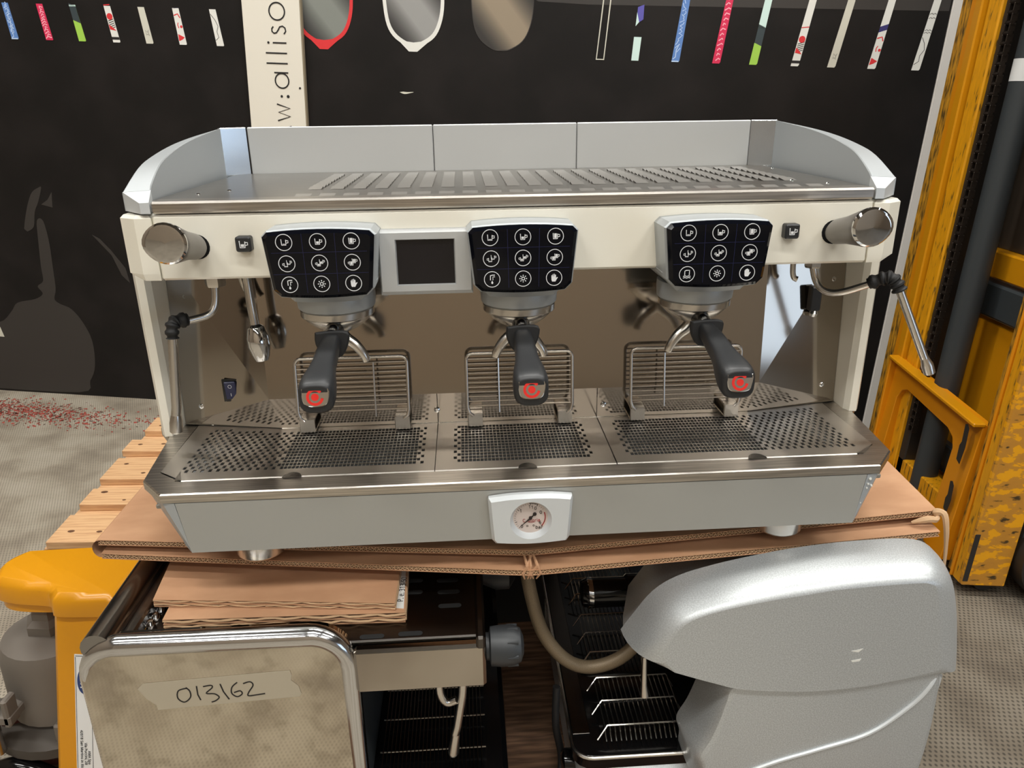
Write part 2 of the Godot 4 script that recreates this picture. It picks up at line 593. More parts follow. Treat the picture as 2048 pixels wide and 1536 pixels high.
# the frame of the printed panel: x along it, y up, z towards the room
func PX() -> Transform3D:
	return Transform3D(Basis(Vector3(0.9984, 0, 0.0567), Vector3.UP, Vector3(-0.0567, 0, 0.9984)), Vector3(-2.235, 0, -3.04))

func flat(called: String, parent: Node3D, m: Material, poly: PackedVector2Array, z := 0.0012, label := "") -> MeshInstance3D:
	var b := MB.new()
	b.prism(poly, 0.0, z)
	return part(called, b, m, parent, label, 0.0)

func back_panel() -> void:
	var t := thing("display_panel", "tall black printed panel with sunglasses and temple strips standing along the back wall", "panel", PX(), Vector3(1.5, 0, 0))
	var m := MB.new(); m.box(Vector3(1.43, 1.2, -0.02), Vector3(4.48, 2.4, 0.04)); part("board", m, M.panel_black, t)
	m = MB.new(); m.box(Vector3(3.69, 1.2, -0.02), Vector3(0.036, 2.4, 0.048), 0.003); part("edge_trim", m, M.trim_white, t, "white edge strip")
	# printed temples, left row and right row
	var kinds := ["blue", "pink", "green", "stripe", "cream", "face", "lines"]
	var bot := [0.355, 0.487, 0.612, 0.742, 0.867, 0.992, 1.131]
	var top := [0.338, 0.468, 0.592, 0.722, 0.848, 0.976, 1.112]
	for k in 7: temple(t, kinds[k], bot[k], 1.41, top[k], 1.53)
	bot = [2.770, 2.912, 3.040, 3.183, 3.308, 3.445, 3.594]
	top = [2.790, 2.936, 3.066, 3.214, 3.342, 3.474, 3.622]
	for k in 7: temple(t, kinds[k], bot[k], 1.41, top[k], 1.64)
	# outline temple and the two-colour one
	m = MB.new(); m.ribbon([Vector2(2.508, 1.66), Vector2(2.493, 1.41), Vector2(2.519, 1.41), Vector2(2.532, 1.66)], 0.0045, 0, 0.0012); part("printed_temple", m, M.p_cream, t, "thin outlined temple")
	var o := flat("printed_temple", t, M.p_mint, V2([2.616, 1.41, 2.641, 1.41, 2.645, 1.486, 2.619, 1.486]), 0.0012, "mint and violet temple")
	m = MB.new(); m.prism(V2([2.623, 1.527, 2.646, 1.542, 2.645, 1.588, 2.624, 1.58, 2.624, 1.55]), 0, 0.0012); part("print_mark", m, M.p_violet, o)
	m = MB.new(); m.prism(V2([2.621, 1.52, 2.632, 1.533, 2.623, 1.564]), 0, 0.0014); part("print_mark", m, M.p_mint, o)
	# glasses: frame as a ribbon of changing width, lens inside
	glasses(t, 1.515, 1.412, M.p_red, M.lens_dim, 0.014, "red framed printed glasses")
	glasses(t, 1.840, 1.414, M.p_white, M.lens_grey, 0.015, "white framed printed glasses")
	glasses(t, 2.154, 1.41, M.print_grey, M.lens_brown, 0.003, "dark printed glasses with brown lens")
	# grey brushed shapes low on the left
	flat("printed_shape", t, M.print_grey, spline2(V2([-0.1, 0.01, 0.36, 0.012, 0.42, 0.07, 0.452, 0.14, 0.458, 0.25, 0.43, 0.33, 0.39, 0.385, 0.345, 0.405, 0.325, 0.425, 0.338, 0.47, 0.342, 0.56, 0.345, 0.66, 0.336, 0.745, 0.31, 0.745, 0.3, 0.66, 0.292, 0.56, 0.29, 0.5, 0.262, 0.475, 0.278, 0.445, 0.24, 0.42, 0.16, 0.4, 0.125, 0.36, 0.06, 0.31, -0.1, 0.3]), 4), 0.0008, "grey banjo shaped print")
	flat("printed_shape", t, M.print_grey, spline2(V2([0.262, 0.70, 0.292, 0.72, 0.308, 0.78, 0.33, 0.82, 0.352, 0.875, 0.34, 0.875, 0.31, 0.855, 0.285, 0.81, 0.262, 0.75, 0.25, 0.71]), 4), 0.0008)
	flat("printed_shape", t, M.print_grey, V2([0.34, 0.81, 0.385, 0.8, 0.392, 0.86, 0.37, 0.83]), 0.0008)
	flat("printed_shape", t, M.print_grey, V2([0.53, 0.70, 0.56, 0.685, 0.6, 0.64, 0.65, 0.57, 0.66, 0.51, 0.63, 0.54, 0.6, 0.62]), 0.0008)
	flat("printed_shape", t, M.p_cream, V2([-0.06, 0.25, 0.072, 0.247, 0.062, 0.29, -0.06, 0.293]), 0.001, "small white printed block")
	flat("scuff_mark", t, M.p_cream, spline2(V2([1.787, 1.277, 1.805, 1.271, 1.83, 1.276, 1.838, 1.279, 1.815, 1.278, 1.8, 1.279]), 3), 0.0006, "short pale scuff")
	flat("scuff_mark", t, M.print_grey, V2([0.18, 0.12, 0.23, 0.12, 0.22, 0.1, 0.19, 0.11]), 0.0012)
	# lighter band printed along the top right
	flat("printed_band", t, M.print_grey, V2([2.02, 1.70, 3.665, 1.74, 3.665, 1.597, 2.45, 1.583, 2.28, 1.588]), 0.0003, "slightly paler band behind the right temples")

func glasses(t: Node3D, x: float, y: float, fm: Material, lm: Material, w: float, label: String) -> void:
	var out := spline2(V2([-0.112, 0.28, -0.112, 0.2, -0.1, 0.1, -0.075, 0.05, -0.03, 0.02, 0.0, 0.016, 0.03, 0.02, 0.075, 0.048, 0.1, 0.095, 0.11, 0.16, 0.106, 0.28]), 4)
	var inn := PackedVector2Array()
	for p in out: inn.append(Vector2(x, y) + Vector2(p.x * (1.0 - w * 7.5), (p.y - 0.12) * (1.0 - w * 5) + 0.12 + w * 0.4))
	var m := MB.new()
	var fr := PackedVector2Array()
	for p in out: fr.append(Vector2(x, y) + p)
	for i in fr.size() - 1:
		m.quad(Vector3(fr[i].x, fr[i].y, 0.001), Vector3(fr[i + 1].x, fr[i + 1].y, 0.001), Vector3(inn[i + 1].x, inn[i + 1].y, 0.001), Vector3(inn[i].x, inn[i].y, 0.001))
	if w > 0.005: m.prism(V2([x - 0.055, y + 0.036, x - 0.017, y, x + 0.013, y, x + 0.06, y + 0.038, x, y + 0.03]), 0, 0.0011)
	var o := part("printed_glasses", m, fm, t, label, 0.0)
	m = MB.new()
	m.uvbox = Rect2(x - 0.11, y + 0.02, 0.22, 0.26)
	m.prism(inn, 0, 0.0007)
	part("printed_lens", m, lm, o, "", 0.0)

func temple(t: Node3D, kind: String, xb: float, yb: float, xt: float, yt: float) -> void:
	# a strip 26 mm wide that leans from (xb, yb) at its tip to (xt, yt) above
	var w := 0.0135
	var at := func(u: float, s: float) -> Vector2:   # u: 0 tip .. 1 top, s: -1 .. 1 across
		return Vector2(lerpf(xb, xt, u) + s * w * (1.0 - 0.12 * u), lerpf(yb, yt, u))
	var h := yt - yb
	var q := func(m: MB, u0: float, u1: float, skew := 0.0, s0 := -1.0, s1 := 1.0, z := 0.0014) -> void:
		m.prism(PackedVector2Array([at.call(u0 - skew, s0), at.call(u0 + skew, s1), at.call(u1 + skew, s1), at.call(u1 - skew, s0)]), 0.0, z)
	var cols := {"blue": M.p_blue, "pink": M.p_pink, "green": M.p_green, "stripe": M.p_white, "cream": M.p_cream, "face": M.p_white, "lines": M.p_white}
	var names := {"blue": "blue temple with pale line pattern", "pink": "pink temple with rose swirls", "green": "green, dark and mint temple", "stripe": "white temple with red and black marks", "cream": "plain cream temple", "face": "white temple with red and navy marks", "lines": "white temple with wavy black lines"}
	var b := MB.new()
	b.prism(PackedVector2Array([at.call(0, -1), at.call(0, 0.8), at.call(0.02, 1), at.call(1, 1), at.call(1, -1)]), 0, 0.0012)
	var o := part("printed_temple", b, cols[kind], t, names[kind], 0.0)
	var rng := RandomNumberGenerator.new()
	rng.seed = hash(kind) + int(xb * 100)
	var k := 0.13 / h      # one unit of 13 cm in u
	var m := MB.new()
	var m2 := MB.new()
	match kind:
		"blue":
			for i in 16:
				var u := 0.14 + 0.82 * i / 16.0
				m.ribbon([at.call(u, rng.randf_range(-0.8, 0.2)), at.call(u + 0.05 * k, rng.randf_range(-0.6, 0.8)), at.call(u + 0.1 * k, rng.randf_range(-0.8, 0.8))], 0.0022, 0, 0.0014)
			m.ribbon([at.call(0.04, -0.8), at.call(0.07, -0.2), at.call(0.3 * k, -0.3), at.call(0.45 * k, 0.2)], 0.0028, 0, 0.0014)
			m.ribbon([at.call(0.01, -1), at.call(0.01, 0.8)], 0.004, 0, 0.0014)
			part("print_mark", m, M.p_pale, o, "", 0.0)
		"pink":
			for i in 13:
				var u := 0.04 + 0.9 * i / 13.0
				m.ribbon([at.call(u, rng.randf_range(-0.9, -0.2)), at.call(u + 0.06 * k, rng.randf_range(-0.4, 0.4)), at.call(u + 0.03 * k, rng.randf_range(0.3, 0.9))], 0.0036, 0, 0.0014)
			part("print_mark", m, M.p_rose, o, "", 0.0)
		"green":
			q.call(m, 0.5 * k, minf(0.95 * k, 1.0), -0.04 * k)
			part("print_mark", m, M.p_dark, o, "", 0.0)
			q.call(m2, 0.88 * k, 1.0)
			part("print_mark", m2, M.p_mint, o, "", 0.0)
			if h > 0.15:
				m = MB.new(); q.call(m, 0.9, 1.0, 0.0, -1.0, 1.0, 0.0016); part("print_mark", m, M.p_red, o, "", 0.0)
		"stripe":
			q.call(m, 0.07 * k, 0.14 * k)
			for i in 5: m.ribbon([at.call((0.34 + 0.05 * i) * k, -0.8), at.call((0.40 + 0.05 * i) * k, 0.9)], 0.0024, 0, 0.0014)
			part("print_mark", m, M.ink, o, "", 0.0)
			m2.prism(PackedVector2Array(circle(at.call(0.66 * k, 0.0), 0.011, 14)), 0, 0.0016)
			m2.prism(PackedVector2Array([at.call(0.3 * k, 0.9), at.call(0.33 * k, -0.9), at.call(0.46 * k, -0.9), at.call(0.38 * k, 0.1)]), 0, 0.0016)
			m2.ribbon([at.call(0.94 * k, -1), at.call(0.96 * k, 1)], 0.003, 0, 0.0014)
			part("print_mark", m2, M.p_red, o, "", 0.0)
		"cream":
			m.ribbon([at.call(0.22 * k, -0.3), at.call(0.34 * k, -0.4), at.call(0.29 * k, 0.1), at.call(0.35 * k, 0.5), at.call(0.26 * k, 0.3), at.call(0.2 * k, 0.5), at.call(0.24 * k, 0.0)], 0.0014, 0, 0.0014, true)
			part("print_mark", m, M.print_grey, o, "", 0.0)
		"face":
			m.prism(PackedVector2Array([at.call(0.09 * k, -0.9), at.call(0.13 * k, 0.1), at.call(0.19 * k, 0.9), at.call(0.27 * k, -0.8)]), 0, 0.0014)
			m.ribbon([at.call(0.42 * k, -0.2), at.call(0.5 * k, -0.35), at.call(0.56 * k, -0.1)], 0.003, 0, 0.0014)
			m.prism(PackedVector2Array(circle(at.call(0.46 * k, 0.6), 0.005, 8)), 0, 0.0014)
			m.ribbon([at.call(0.74 * k, -0.9), at.call(0.78 * k, 0.3), at.call(0.68 * k, 0.8)], 0.004, 0, 0.0014)
			part("print_mark", m, M.p_red, o, "", 0.0)
			q.call(m2, 0.92 * k, minf(1.06 * k, 1.0), 0.02)
			part("print_mark", m2, M.p_navy, o, "", 0.0)
		"lines":
			m.ribbon([at.call(0.14 * k, -0.9), at.call(0.22 * k, 0.1), at.call(0.36 * k, -0.1), at.call(0.5 * k, 0.6), at.call(0.66 * k, 0.1), at.call(0.8 * k, -0.9)], 0.0018, 0, 0.0014)
			for u in [0.9, 0.96, 1.25, 1.35]:
				if u * k < 0.97: m.ribbon([at.call(u * k, -0.9), at.call((u + 0.03) * k, -0.4), at.call(u * k, 0.0), at.call((u + 0.03) * k, 0.4), at.call(u * k, 0.9)], 0.0016, 0, 0.0014)
			part("print_mark", m, M.ink, o, "", 0.0)

func sign_board() -> void:
	var t := thing("sign_board", "narrow white upright board lettered w.alliso leaning on the black panel behind the machine", "sign", PX(), Vector3(1.335, 0, 0.02))
	var m := MB.new(); m.box(Vector3(1.335, 1.15, 0.014), Vector3(0.208, 2.3, 0.022), 0.001); part("board", m, M.board_white, t)
	m = MB.new(); m.box(Vector3(1.4405, 1.15, 0.012), Vector3(0.006, 2.3, 0.02), 0.001); part("board_edge", m, M.board_edge, t, "raw chipboard edge")
	# the lettering runs upwards
	var x := 1.385
	var up := Transform3D(Basis(Vector3(0, 1, 0), Vector3(-1, 0, 0), Vector3(0, 0, 1)), Vector3())
	# a d-bowl letter a, two l, i, s, o drawn as thin strokes: (u along, v across)
	var xf := Transform3D(Basis(), Vector3(0, 0, 0.0255)) * Transform3D(up.basis, Vector3(x, 1.164, 0))
	var w := 0.0048
	var s := [Vector2(0.315, 0.044), Vector2(0.308, 0.05), Vector2(0.299, 0.05), Vector2(0.293, 0.043), Vector2(0.295, 0.034), Vector2(0.304, 0.027), Vector2(0.314, 0.021), Vector2(0.317, 0.011), Vector2(0.311, 0.002), Vector2(0.3, 0.0), Vector2(0.291, 0.007)]
	for g in [
		[[Vector2(-0.028, 0.02), Vector2(-0.02, 0.0)]],
		[[Vector2(-0.002, 0.05), Vector2(0.014, 0.002), Vector2(0.028, 0.046), Vector2(0.042, 0.002), Vector2(0.056, 0.05)]],
		[circle(Vector2(0.136, 0.025), 0.025, 28), [Vector2(0.163, 0.0), Vector2(0.163, 0.052)]],
		[[Vector2(0.194, 0.0), Vector2(0.194, 0.078)]], [[Vector2(0.228, 0.0), Vector2(0.228, 0.078)]],
		[[Vector2(0.262, 0.0), Vector2(0.262, 0.05)]], [s], [circle(Vector2(0.364, 0.028), 0.028, 28)]]:
		var st := MB.new()
		st.t = xf
		for l in g: st.ribbon(l, w, 0, 0.0006, l.size() == 28)
		part("letter", st, M.ink, t, "", 0.0)
	for d in [[0.083, 0.006, 0.0055], [0.083, 0.03, 0.0045], [0.262, 0.066, 0.0042]]:
		var st := MB.new()
		st.t = xf
		st.prism(PackedVector2Array(circle(Vector2(d[0], d[1]), d[2], 12)), 0, 0.0006)
		part("letter_dot", st, M.ink, t, "", 0.0)
	m = MB.new(); m.prism(PackedVector2Array(circle(Vector2(1.425, 1.277), 0.004, 10)), 0.0245, 0.0262); part("nail_hole", m, M.ink, t)

# ------------------------------------------------------------------ yellow stacker on the right
func stacker() -> void:
	var t := thing("pallet_stacker", "worn yellow pallet stacker mast with chain and fork carriage standing right of the machine", "stacker", Transform3D(), Vector3(1.3, 0, -2.1))
	# mast channels, pulled up along y: polygon in (x, -z)
	var chan := func(called: String, x0: float, x1: float, z0: float, z1: float, y0: float, y1: float, m: Material, b := 0.004, label := "") -> MeshInstance3D:
		var q := MB.new()
		q.box(Vector3((x0 + x1) / 2, (y0 + y1) / 2, (z0 + z1) / 2), Vector3(x1 - x0, y1 - y0, z1 - z0), b)
		return part(called, q, m, t, label)
	# far channel, stepped
	chan.call("outer_channel", 1.29, 1.40, -2.50, -2.44, 0.03, 2.3, M.yellow_dirty)
	chan.call("channel_rib", 1.285, 1.33, -2.44, -2.405, 0.03, 2.3, M.yellow_flat)
	chan.call("channel_rib", 1.278, 1.33, -2.405, -2.368, 0.03, 2.3, M.yellow)
	chan.call("channel_groove", 1.31, 1.40, -2.368, -2.358, 0.03, 2.3, M.grease_black)
	chan.call("inner_channel", 1.29, 1.36, -2.358, -2.290, 0.03, 2.3, M.yellow_worn)
	chan.call("roller_track", 1.30, 1.38, -2.290, -2.252, 0.03, 2.3, M.grease_black)
	# chain: links and pins
	var q := MB.new()
	for i in 74:
		var y := 0.32 + 0.0254 * i
		for s in [-1, 1]:
			q.box(Vector3(1.292, y, -2.232 + s * 0.011), Vector3(0.018, 0.021, 0.004), 0.0015)
		q.lathe([Vector2(0.0, -0.014), Vector2(0.006, -0.014), Vector2(0.006, 0.014), Vector2(0, 0.014)], 8, Transform3D(Basis(Vector3(1, 0, 0), Vector3(0, 0, 1), Vector3(0, -1, 0)), Vector3(1.290, y + 0.0127, -2.232)))
	part("lift_chain", q, M.chain_steel, t, "greasy black lift chain", 30.0)
	q = MB.new(); q.lathe([Vector2(0.0, 0.15), Vector2(0.036, 0.15), Vector2(0.036, 2.2), Vector2(0, 2.2)], 24, Transform3D(Basis(), Vector3(1.325, 0, -2.162)))
	part("lift_cylinder", q, M.dark_grey, t, "dark grey hydraulic cylinder")
	q = MB.new(); q.lathe([Vector2(0.0365, 1.355), Vector2(0.0367, 1.41)], 24, Transform3D(Basis(), Vector3(1.325, 0, -2.162)))
	part("cylinder_sticker", q, M.label_white, t, "small pale sticker round the cylinder")
	# near channel
	chan.call("inner_channel", 1.29, 1.36, -1.888, -1.852, 0.03, 2.3, M.yellow_dirty)
	chan.call("channel_rib", 1.274, 1.32, -1.852, -1.843, 0.03, 2.3, M.yellow_flat)
	chan.call("outer_channel", 1.280, 1.40, -1.843, -1.806, 0.03, 2.3, M.yellow_worn)
	chan.call("side_plate", 1.276, 1.398, -1.806, -1.79, 0.035, 2.3, M.yellow_scraped, 0.004, "wide yellow side plate scraped bare")
	chan.call("edge_seam", 1.2755, 1.29, -1.79, -1.7885, 0.05, 0.2, M.grease_black, 0.0005, "black rubbed edge")
	# fork carriage: a bent frame in front of the mast
	q = MB.new()
	q.t = Transform3D(Basis(Vector3(0, 0, 1), Vector3(0.05, 1, 0).normalized(), Vector3(-1, 0.05, 0).normalized()), Vector3(1.272, 0, -2.13))   # x runs along world z, z towards the stack
	var z0 := -0.258; var z1 := 0.25
	# two halves of the frame round its window
	q.prism(V2([z0, 0.51, z0, 0.06, z0 + 0.055, 0.06, z0 + 0.055, 0.39, z0 + 0.075, 0.42, z0 + 0.105, 0.432, 0.10, 0.412, 0.135, 0.397, 0.15, 0.37, 0.15, 0.06, z1, 0.06, z1, 0.482]), -0.012, 0.018, 0.002)
	part("fork_carriage", q, M.yellow_flat, t, "bent yellow fork carriage frame")
	q = MB.new(); q.t = Transform3D(Basis(Vector3(1, 0, 0), 0.055), Vector3(1.266, 0.497, -2.134)); q.box(Vector3.ZERO, Vector3(0.036, 0.012, 0.515), 0.003); part("carriage_lip", q, M.yellow, t)
	q = MB.new(); q.box(Vector3(1.305, 0.36, -2.392), Vector3(0.1, 0.30, 0.014), 0.003); part("carriage_flange", q, M.yellow_flat, t)
	q = MB.new(); q.box(Vector3(1.33, 0.27, -2.375), Vector3(0.05, 0.11, 0.02), 0.003); part("flange_block", q, M.yellow_flat, t)
	for p in [[0.475, 0.365], [0.30, 0.21]]:
		q = MB.new()
		q.t = Transform3D(Basis(Vector3(0, 0, 1), Vector3(0, 1, 0), Vector3(-1, 0, 0)), Vector3(1.2525, 0, -1.905))
		var a: float = p[0]; var b: float = p[1]
		q.prism(V2([-0.012, b, 0.006, b - 0.008, 0.012, (a + b) / 2 - 0.01, 0.008, a - 0.01, -0.002, a, -0.012, a - 0.004, -0.008, (a + b) / 2, -0.014, (a + b) / 2 - 0.014]), 0.0, 0.0012)
		part("paint_chip", q, M.grease_black, t, "bare black patch on the carriage")
	# foot and fork between the channels
	chan.call("cross_beam", 1.30, 1.36, -2.30, -1.99, 0.10, 0.20, M.yellow_worn)
	chan.call("fork_heel", 1.19, 1.23, -2.36, -1.96, 0.03, 0.11, M.yellow_worn)
	chan.call("grey_beam", 1.38, 1.41, -2.30, -1.95, 0.20, 0.29, M.dark_grey)
	q = MB.new(); q.t = Transform3D(Basis(), Vector3(1.345, 0.205, -2.27)); q.lathe([Vector2(0.0, 0), Vector2(0.016, 0), Vector2(0.018, 0.02), Vector2(0.012, 0.035), Vector2(0, 0.038)], 14); part("anchor_bolt", q, M.yellow_dirty, t)
	# the truck body behind the mast
	chan.call("battery_cover", 1.42, 2.0, -2.285, -1.80, 0.12, 0.70, M.yellow, 0.01, "plain orange battery cover")
	chan.call("bumper_bar", 1.395, 1.45, -2.33, -1.80, 0.712, 0.81, M.dark_grey, 0.006, "dark grey cross bar")
	chan.call("cross_bar", 1.40, 1.46, -2.328, -1.80, 0.822, 0.90, M.yellow, 0.005, "yellow cross bar")
	chan.call("guard_screen", 1.44, 1.45, -2.40, -1.78, 0.90, 2.3, M.guard_plastic, 0.002, "smoky guard screen")
	chan.call("body_side", 1.405, 1.60, -2.50, -2.46, 0.05, 2.3, M.grease_black, 0.004)
	chan.call("body_back", 2.2, 2.3, -2.5, -1.7, 0.03, 2.3, M.dark_grey)
	# drive wheel beside the near channel
	q = MB.new(); q.t = Transform3D(Basis(Vector3(0, 1, 0), Vector3(0, 0, 1), Vector3(1, 0, 0)), Vector3(1.53, 0.13, -1.80))
	q.lathe([Vector2(0, -0.05), Vector2(0.11, -0.05), Vector2(0.125, -0.04), Vector2(0.128, 0.0), Vector2(0.125, 0.04), Vector2(0.11, 0.05), Vector2(0.05, 0.055), Vector2(0, 0.055)], 28)
	part("wheel", q, M.grease_black, t, "black solid wheel")
	chan.call("wheel_housing", 1.415, 1.62, -1.86, -1.80, 0.12, 2.2, M.dark_grey)
	# load wheels under the channels carry it
	for z in [-2.44, -1.84]:
		q = MB.new(); q.t = Transform3D(Basis(Vector3(0, 1, 0), Vector3(0, 0, 1), Vector3(1, 0, 0)), Vector3(1.36, 0.031, z)); q.lathe([Vector2(0, -0.02), Vector2(0.03, -0.02), Vector2(0.03, 0.02), Vector2(0, 0.02)], 14); part("roller", q, M.grease_black, t)

# ------------------------------------------------------------------ pallets
func pallet(label: String, x: Transform3D, depth: Array, length: float, top: float, m: Material, seed_: int) -> Node3D:
	var t := thing("pallet", label, "pallet", x, Vector3.ZERO)
	var rng := RandomNumberGenerator.new(); rng.seed = seed_
	var z := 0.0
	var total := 0.0
	for d in depth: total += d[0] + d[1]
	for d in depth:
		var q := MB.new()
		var dx := rng.randf_range(-0.012, 0.012)
		q.box(Vector3(length / 2 + dx, top - 0.011, -z - d[0] / 2), Vector3(length, 0.022, d[0]), 0.002)
		q.t = Transform3D()
		var o := part("deck_board", q, m, t)
		# knots and nail heads
		var kn := MB.new()
		for i in 5:
			var c := Vector2(0.04 + (0.07 * i if i < 3 else rng.randf_range(0.1, length - 0.1)) + dx, -z - d[0] * rng.randf_range(0.2, 0.8))
			var r := rng.randf_range(0.003, 0.007)
			kn.t = Transform3D(Basis(Vector3(1, 0, 0), Vector3(0, 0, 1), Vector3(0, -1, 0)), Vector3(c.x, top + 0.0004, c.y))
			kn.lathe([Vector2(0, 0.0), Vector2(r, 0.0), Vector2(0, -0.001)], 9, Transform3D(Basis(Vector3(1.5, 0, 0), Vector3(0, 0, 1), Vector3(0, -1, 0)), Vector3.ZERO))
			kn.t = Transform3D(Basis(), Vector3(c.x, top, c.y))
			kn.lathe([Vector2(r, 0.0), Vector2(r * 0.8, 0.0006), Vector2(0, 0.0008)], 9)
		part("knot", kn, M.knot, o)
		z += d[0] + d[1]
	for k in 3:
		var q := MB.new()
		q.box(Vector3(0.07 + k * (length - 0.14) / 2, top - 0.033, -total / 2), Vector3(0.14, 0.022, total - 0.01), 0.002)
		part("stringer_board", q, m, t)
		for zz in [0.06, total / 2, total - 0.06]:
			q = MB.new()
			q.box(Vector3(0.07 + k * (length - 0.14) / 2, (top - 0.044) / 2 + 0.011, -zz), Vector3(0.14, top - 0.044 - 0.022, 0.1), 0.003)
			part("block", q, m, t)
	for zz in [0.06, total / 2, total - 0.06]:
		var q := MB.new()
		q.box(Vector3(length / 2, 0.011, -zz), Vector3(length, 0.022, 0.1), 0.002)
		part("bottom_board", q, m, t)
	return t

func pallets() -> void:
	# left ends of the boards run from (-1.153, -1.59) to (-1.256, -2.39)
	var x := Transform3D(Basis(Vector3.UP, 0.1), Vector3(-1.153, 0, -1.596))
	pallet("light pine pallet with staggered deck boards behind the left side of the machine", x, [[0.133, 0.055], [0.09, 0.058], [0.138, 0.05], [0.084, 0.07], [0.115, 0.0]], 1.2, 0.19, M.pine, 4)
	pallet("dark old wooden pallet under the two lower machines", TM * Transform3D(Basis(), Vector3(-0.56, -0.652, 0.45)), [[0.15, 0.04], [0.15, 0.2], [0.12, 0.0]], 1.2, 0.162, M.old_wood, 8)

# ------------------------------------------------------------------ yellow hand pallet truck, front left
func pallet_truck() -> void:
	var t := thing("pallet_truck", "yellow hand pallet truck with grey pump standing left of the chrome machine", "pallet truck", Transform3D(), Vector3(-0.76, 0, -1.2))
	var o := TM * Vector3(-0.802, -0.2, 0.02)
	var tx := Transform3D(Basis(), o)
	# head: top plate with a lobe over the pump, walls below it (x right, z towards the viewer)
	var q := MB.new()
	q.t = tx * Transform3D(Basis(Vector3(1, 0, 0), Vector3(0, 0, -1), Vector3(0, 1, 0)), Vector3(0, -0.03, 0))
	var poly := spline2(V2([0.112, -0.005, 0.02, -0.012, 0.0, -0.004, -0.012, 0.012, -0.03, 0.016, -0.075, 0.018, -0.118, 0.03, -0.137, 0.062, -0.135, 0.098, -0.115, 0.13]), 4)
	poly.append_array(V2([0.112, 0.17]))
	q.prism(poly, -0.012, 0.03, 0.012)
	part("head_plate", q, M.yellow, t, "glossy yellow top plate with rounded lobe", 62.0)
	q = MB.new()
	q.t = tx * Transform3D(Basis(Vector3(1, 0, 0), Vector3(0, 0, -1), Vector3(0, 1, 0)), Vector3(0, -0.05, 0))
	q.prism(spline2(V2([-0.01, 0.026, -0.075, 0.024, -0.112, 0.036, -0.13, 0.065, -0.128, 0.096, -0.11, 0.125, 0.0, 0.13]), 4), -0.012, 0.012, 0.002)
	part("lobe_skirt", q, M.yellow, t)
	# the front plate slopes towards the viewer at its foot
	var ct := Transform3D(Basis(Vector3(1, 0, 0), -0.25), o + Vector3(0, -0.03, 0))
	q = MB.new()
	q.t = ct
	q.box(Vector3(0.056, -0.205, -0.085), Vector3(0.122, 0.41, 0.165), 0.008)
	part("column", q, M.yellow, t, "yellow front column")
	q = MB.new()
	q.box(o + Vector3(0.128, -0.03, -0.1), Vector3(0.012, 0.05, 0.25), 0.003)
	part("side_rail", q, M.yellow_flat, t)
	# weld bead under the plate
	q = MB.new()
	var pts := PackedVector3Array()
	for i in 15: pts.append(o + Vector3(0.0 + 0.112 * i / 14.0, -0.044 + 0.0012 * sin(i * 2.3), 0.0015))
	q.tube(pts, 0.0035, 8)
	part("weld_bead", q, M.yellow_flat, t)
	# forks reach under the pallet
	for z in [-0.06, 0.2]:
		q = MB.new(); q.box(Vector3(o.x + 0.62, 0.075, o.z + z), Vector3(1.1, 0.05, 0.16), 0.008); part("fork", q, M.yellow_worn, t)
	# label with its print
	var lab := MB.new(); lab.t = ct; lab.box(Vector3(0.078, -0.215, -0.0015), Vector3(0.09, 0.26, 0.0012)); var lo := part("rating_label", lab, M.label_white, t, "white rating label printed sideways", 0.0)
	var ls := MB.new()
	ls.t = ct
	var lz := -0.0008
	ls.box(Vector3(0.062, -0.215, lz), Vector3(0.0007, 0.25, 0.0006)); ls.box(Vector3(0.078, -0.31, lz), Vector3(0.086, 0.0007, 0.0006)); ls.box(Vector3(0.078, -0.088, lz), Vector3(0.086, 0.0007, 0.0006)); ls.box(Vector3(0.035, -0.215, lz), Vector3(0.0007, 0.25, 0.0006))
	part("label_line", ls, M.ink, lo, "", 0.0)
	var logo := MB.new(); logo.t = ct * Transform3D(Basis.from_scale(Vector3(0.52, 1, 1)), Vector3(0.05, -0.133, lz)); logo.prism(PackedVector2Array(circle(Vector2.ZERO, 0.024, 28)), 0, 0.0006)
	part("label_logo", logo, M.label_blue, lo, "blue oval logo", 0.0)
	var side := Basis(Vector3(0, -1, 0), Vector3(1, 0, 0), Vector3(0, 0, 1))
	print_text("label_print", "am", 0.02, M.label_white, lo, ct * Transform3D(side, Vector3(0.05, -0.133, lz + 0.0008)))
	for p in [["AMA Spa", 0.056, -0.275], ["Via Puccini, 28", 0.050, -0.268], ["42018 San Martino in Rio", 0.043, -0.26], ["540 W", 0.068, -0.32], ["Rated", 0.067, -0.098]]:
		print_text("label_print", p[0], 0.0062, M.ink, lo, ct * Transform3D(side, Vector3(p[1], p[2], lz + 0.0004)))
	# pump: ram, collar, cast body, arm and wheel
	var c := o + Vector3(-0.092, -0.022, -0.11)
	q = MB.new(); q.lathe([Vector2(0.02, -0.12), Vector2(0.02, -0.04)], 20, Transform3D(Basis(), c)); part("pump_ram", q, M.chrome, t, "short chrome ram")
	q = MB.new(); q.lathe([Vector2(0.042, -0.14), Vector2(0.042, -0.118), Vector2(0.03, -0.108), Vector2(0.03, -0.094), Vector2(0.024, -0.09), Vector2(0.02, -0.09)], 6, Transform3D(Basis(), c)); part("pump_nut", q, M.cast_iron, t, "", 20.0)
	q = MB.new(); q.lathe([Vector2(0.078, -0.31), Vector2(0.09, -0.3), Vector2(0.092, -0.18), Vector2(0.085, -0.15), Vector2(0.06, -0.136), Vector2(0.0, -0.134)], 28, Transform3D(Basis(), c)); part("pump_body", q, M.cast_iron, t, "cast grey pump body")
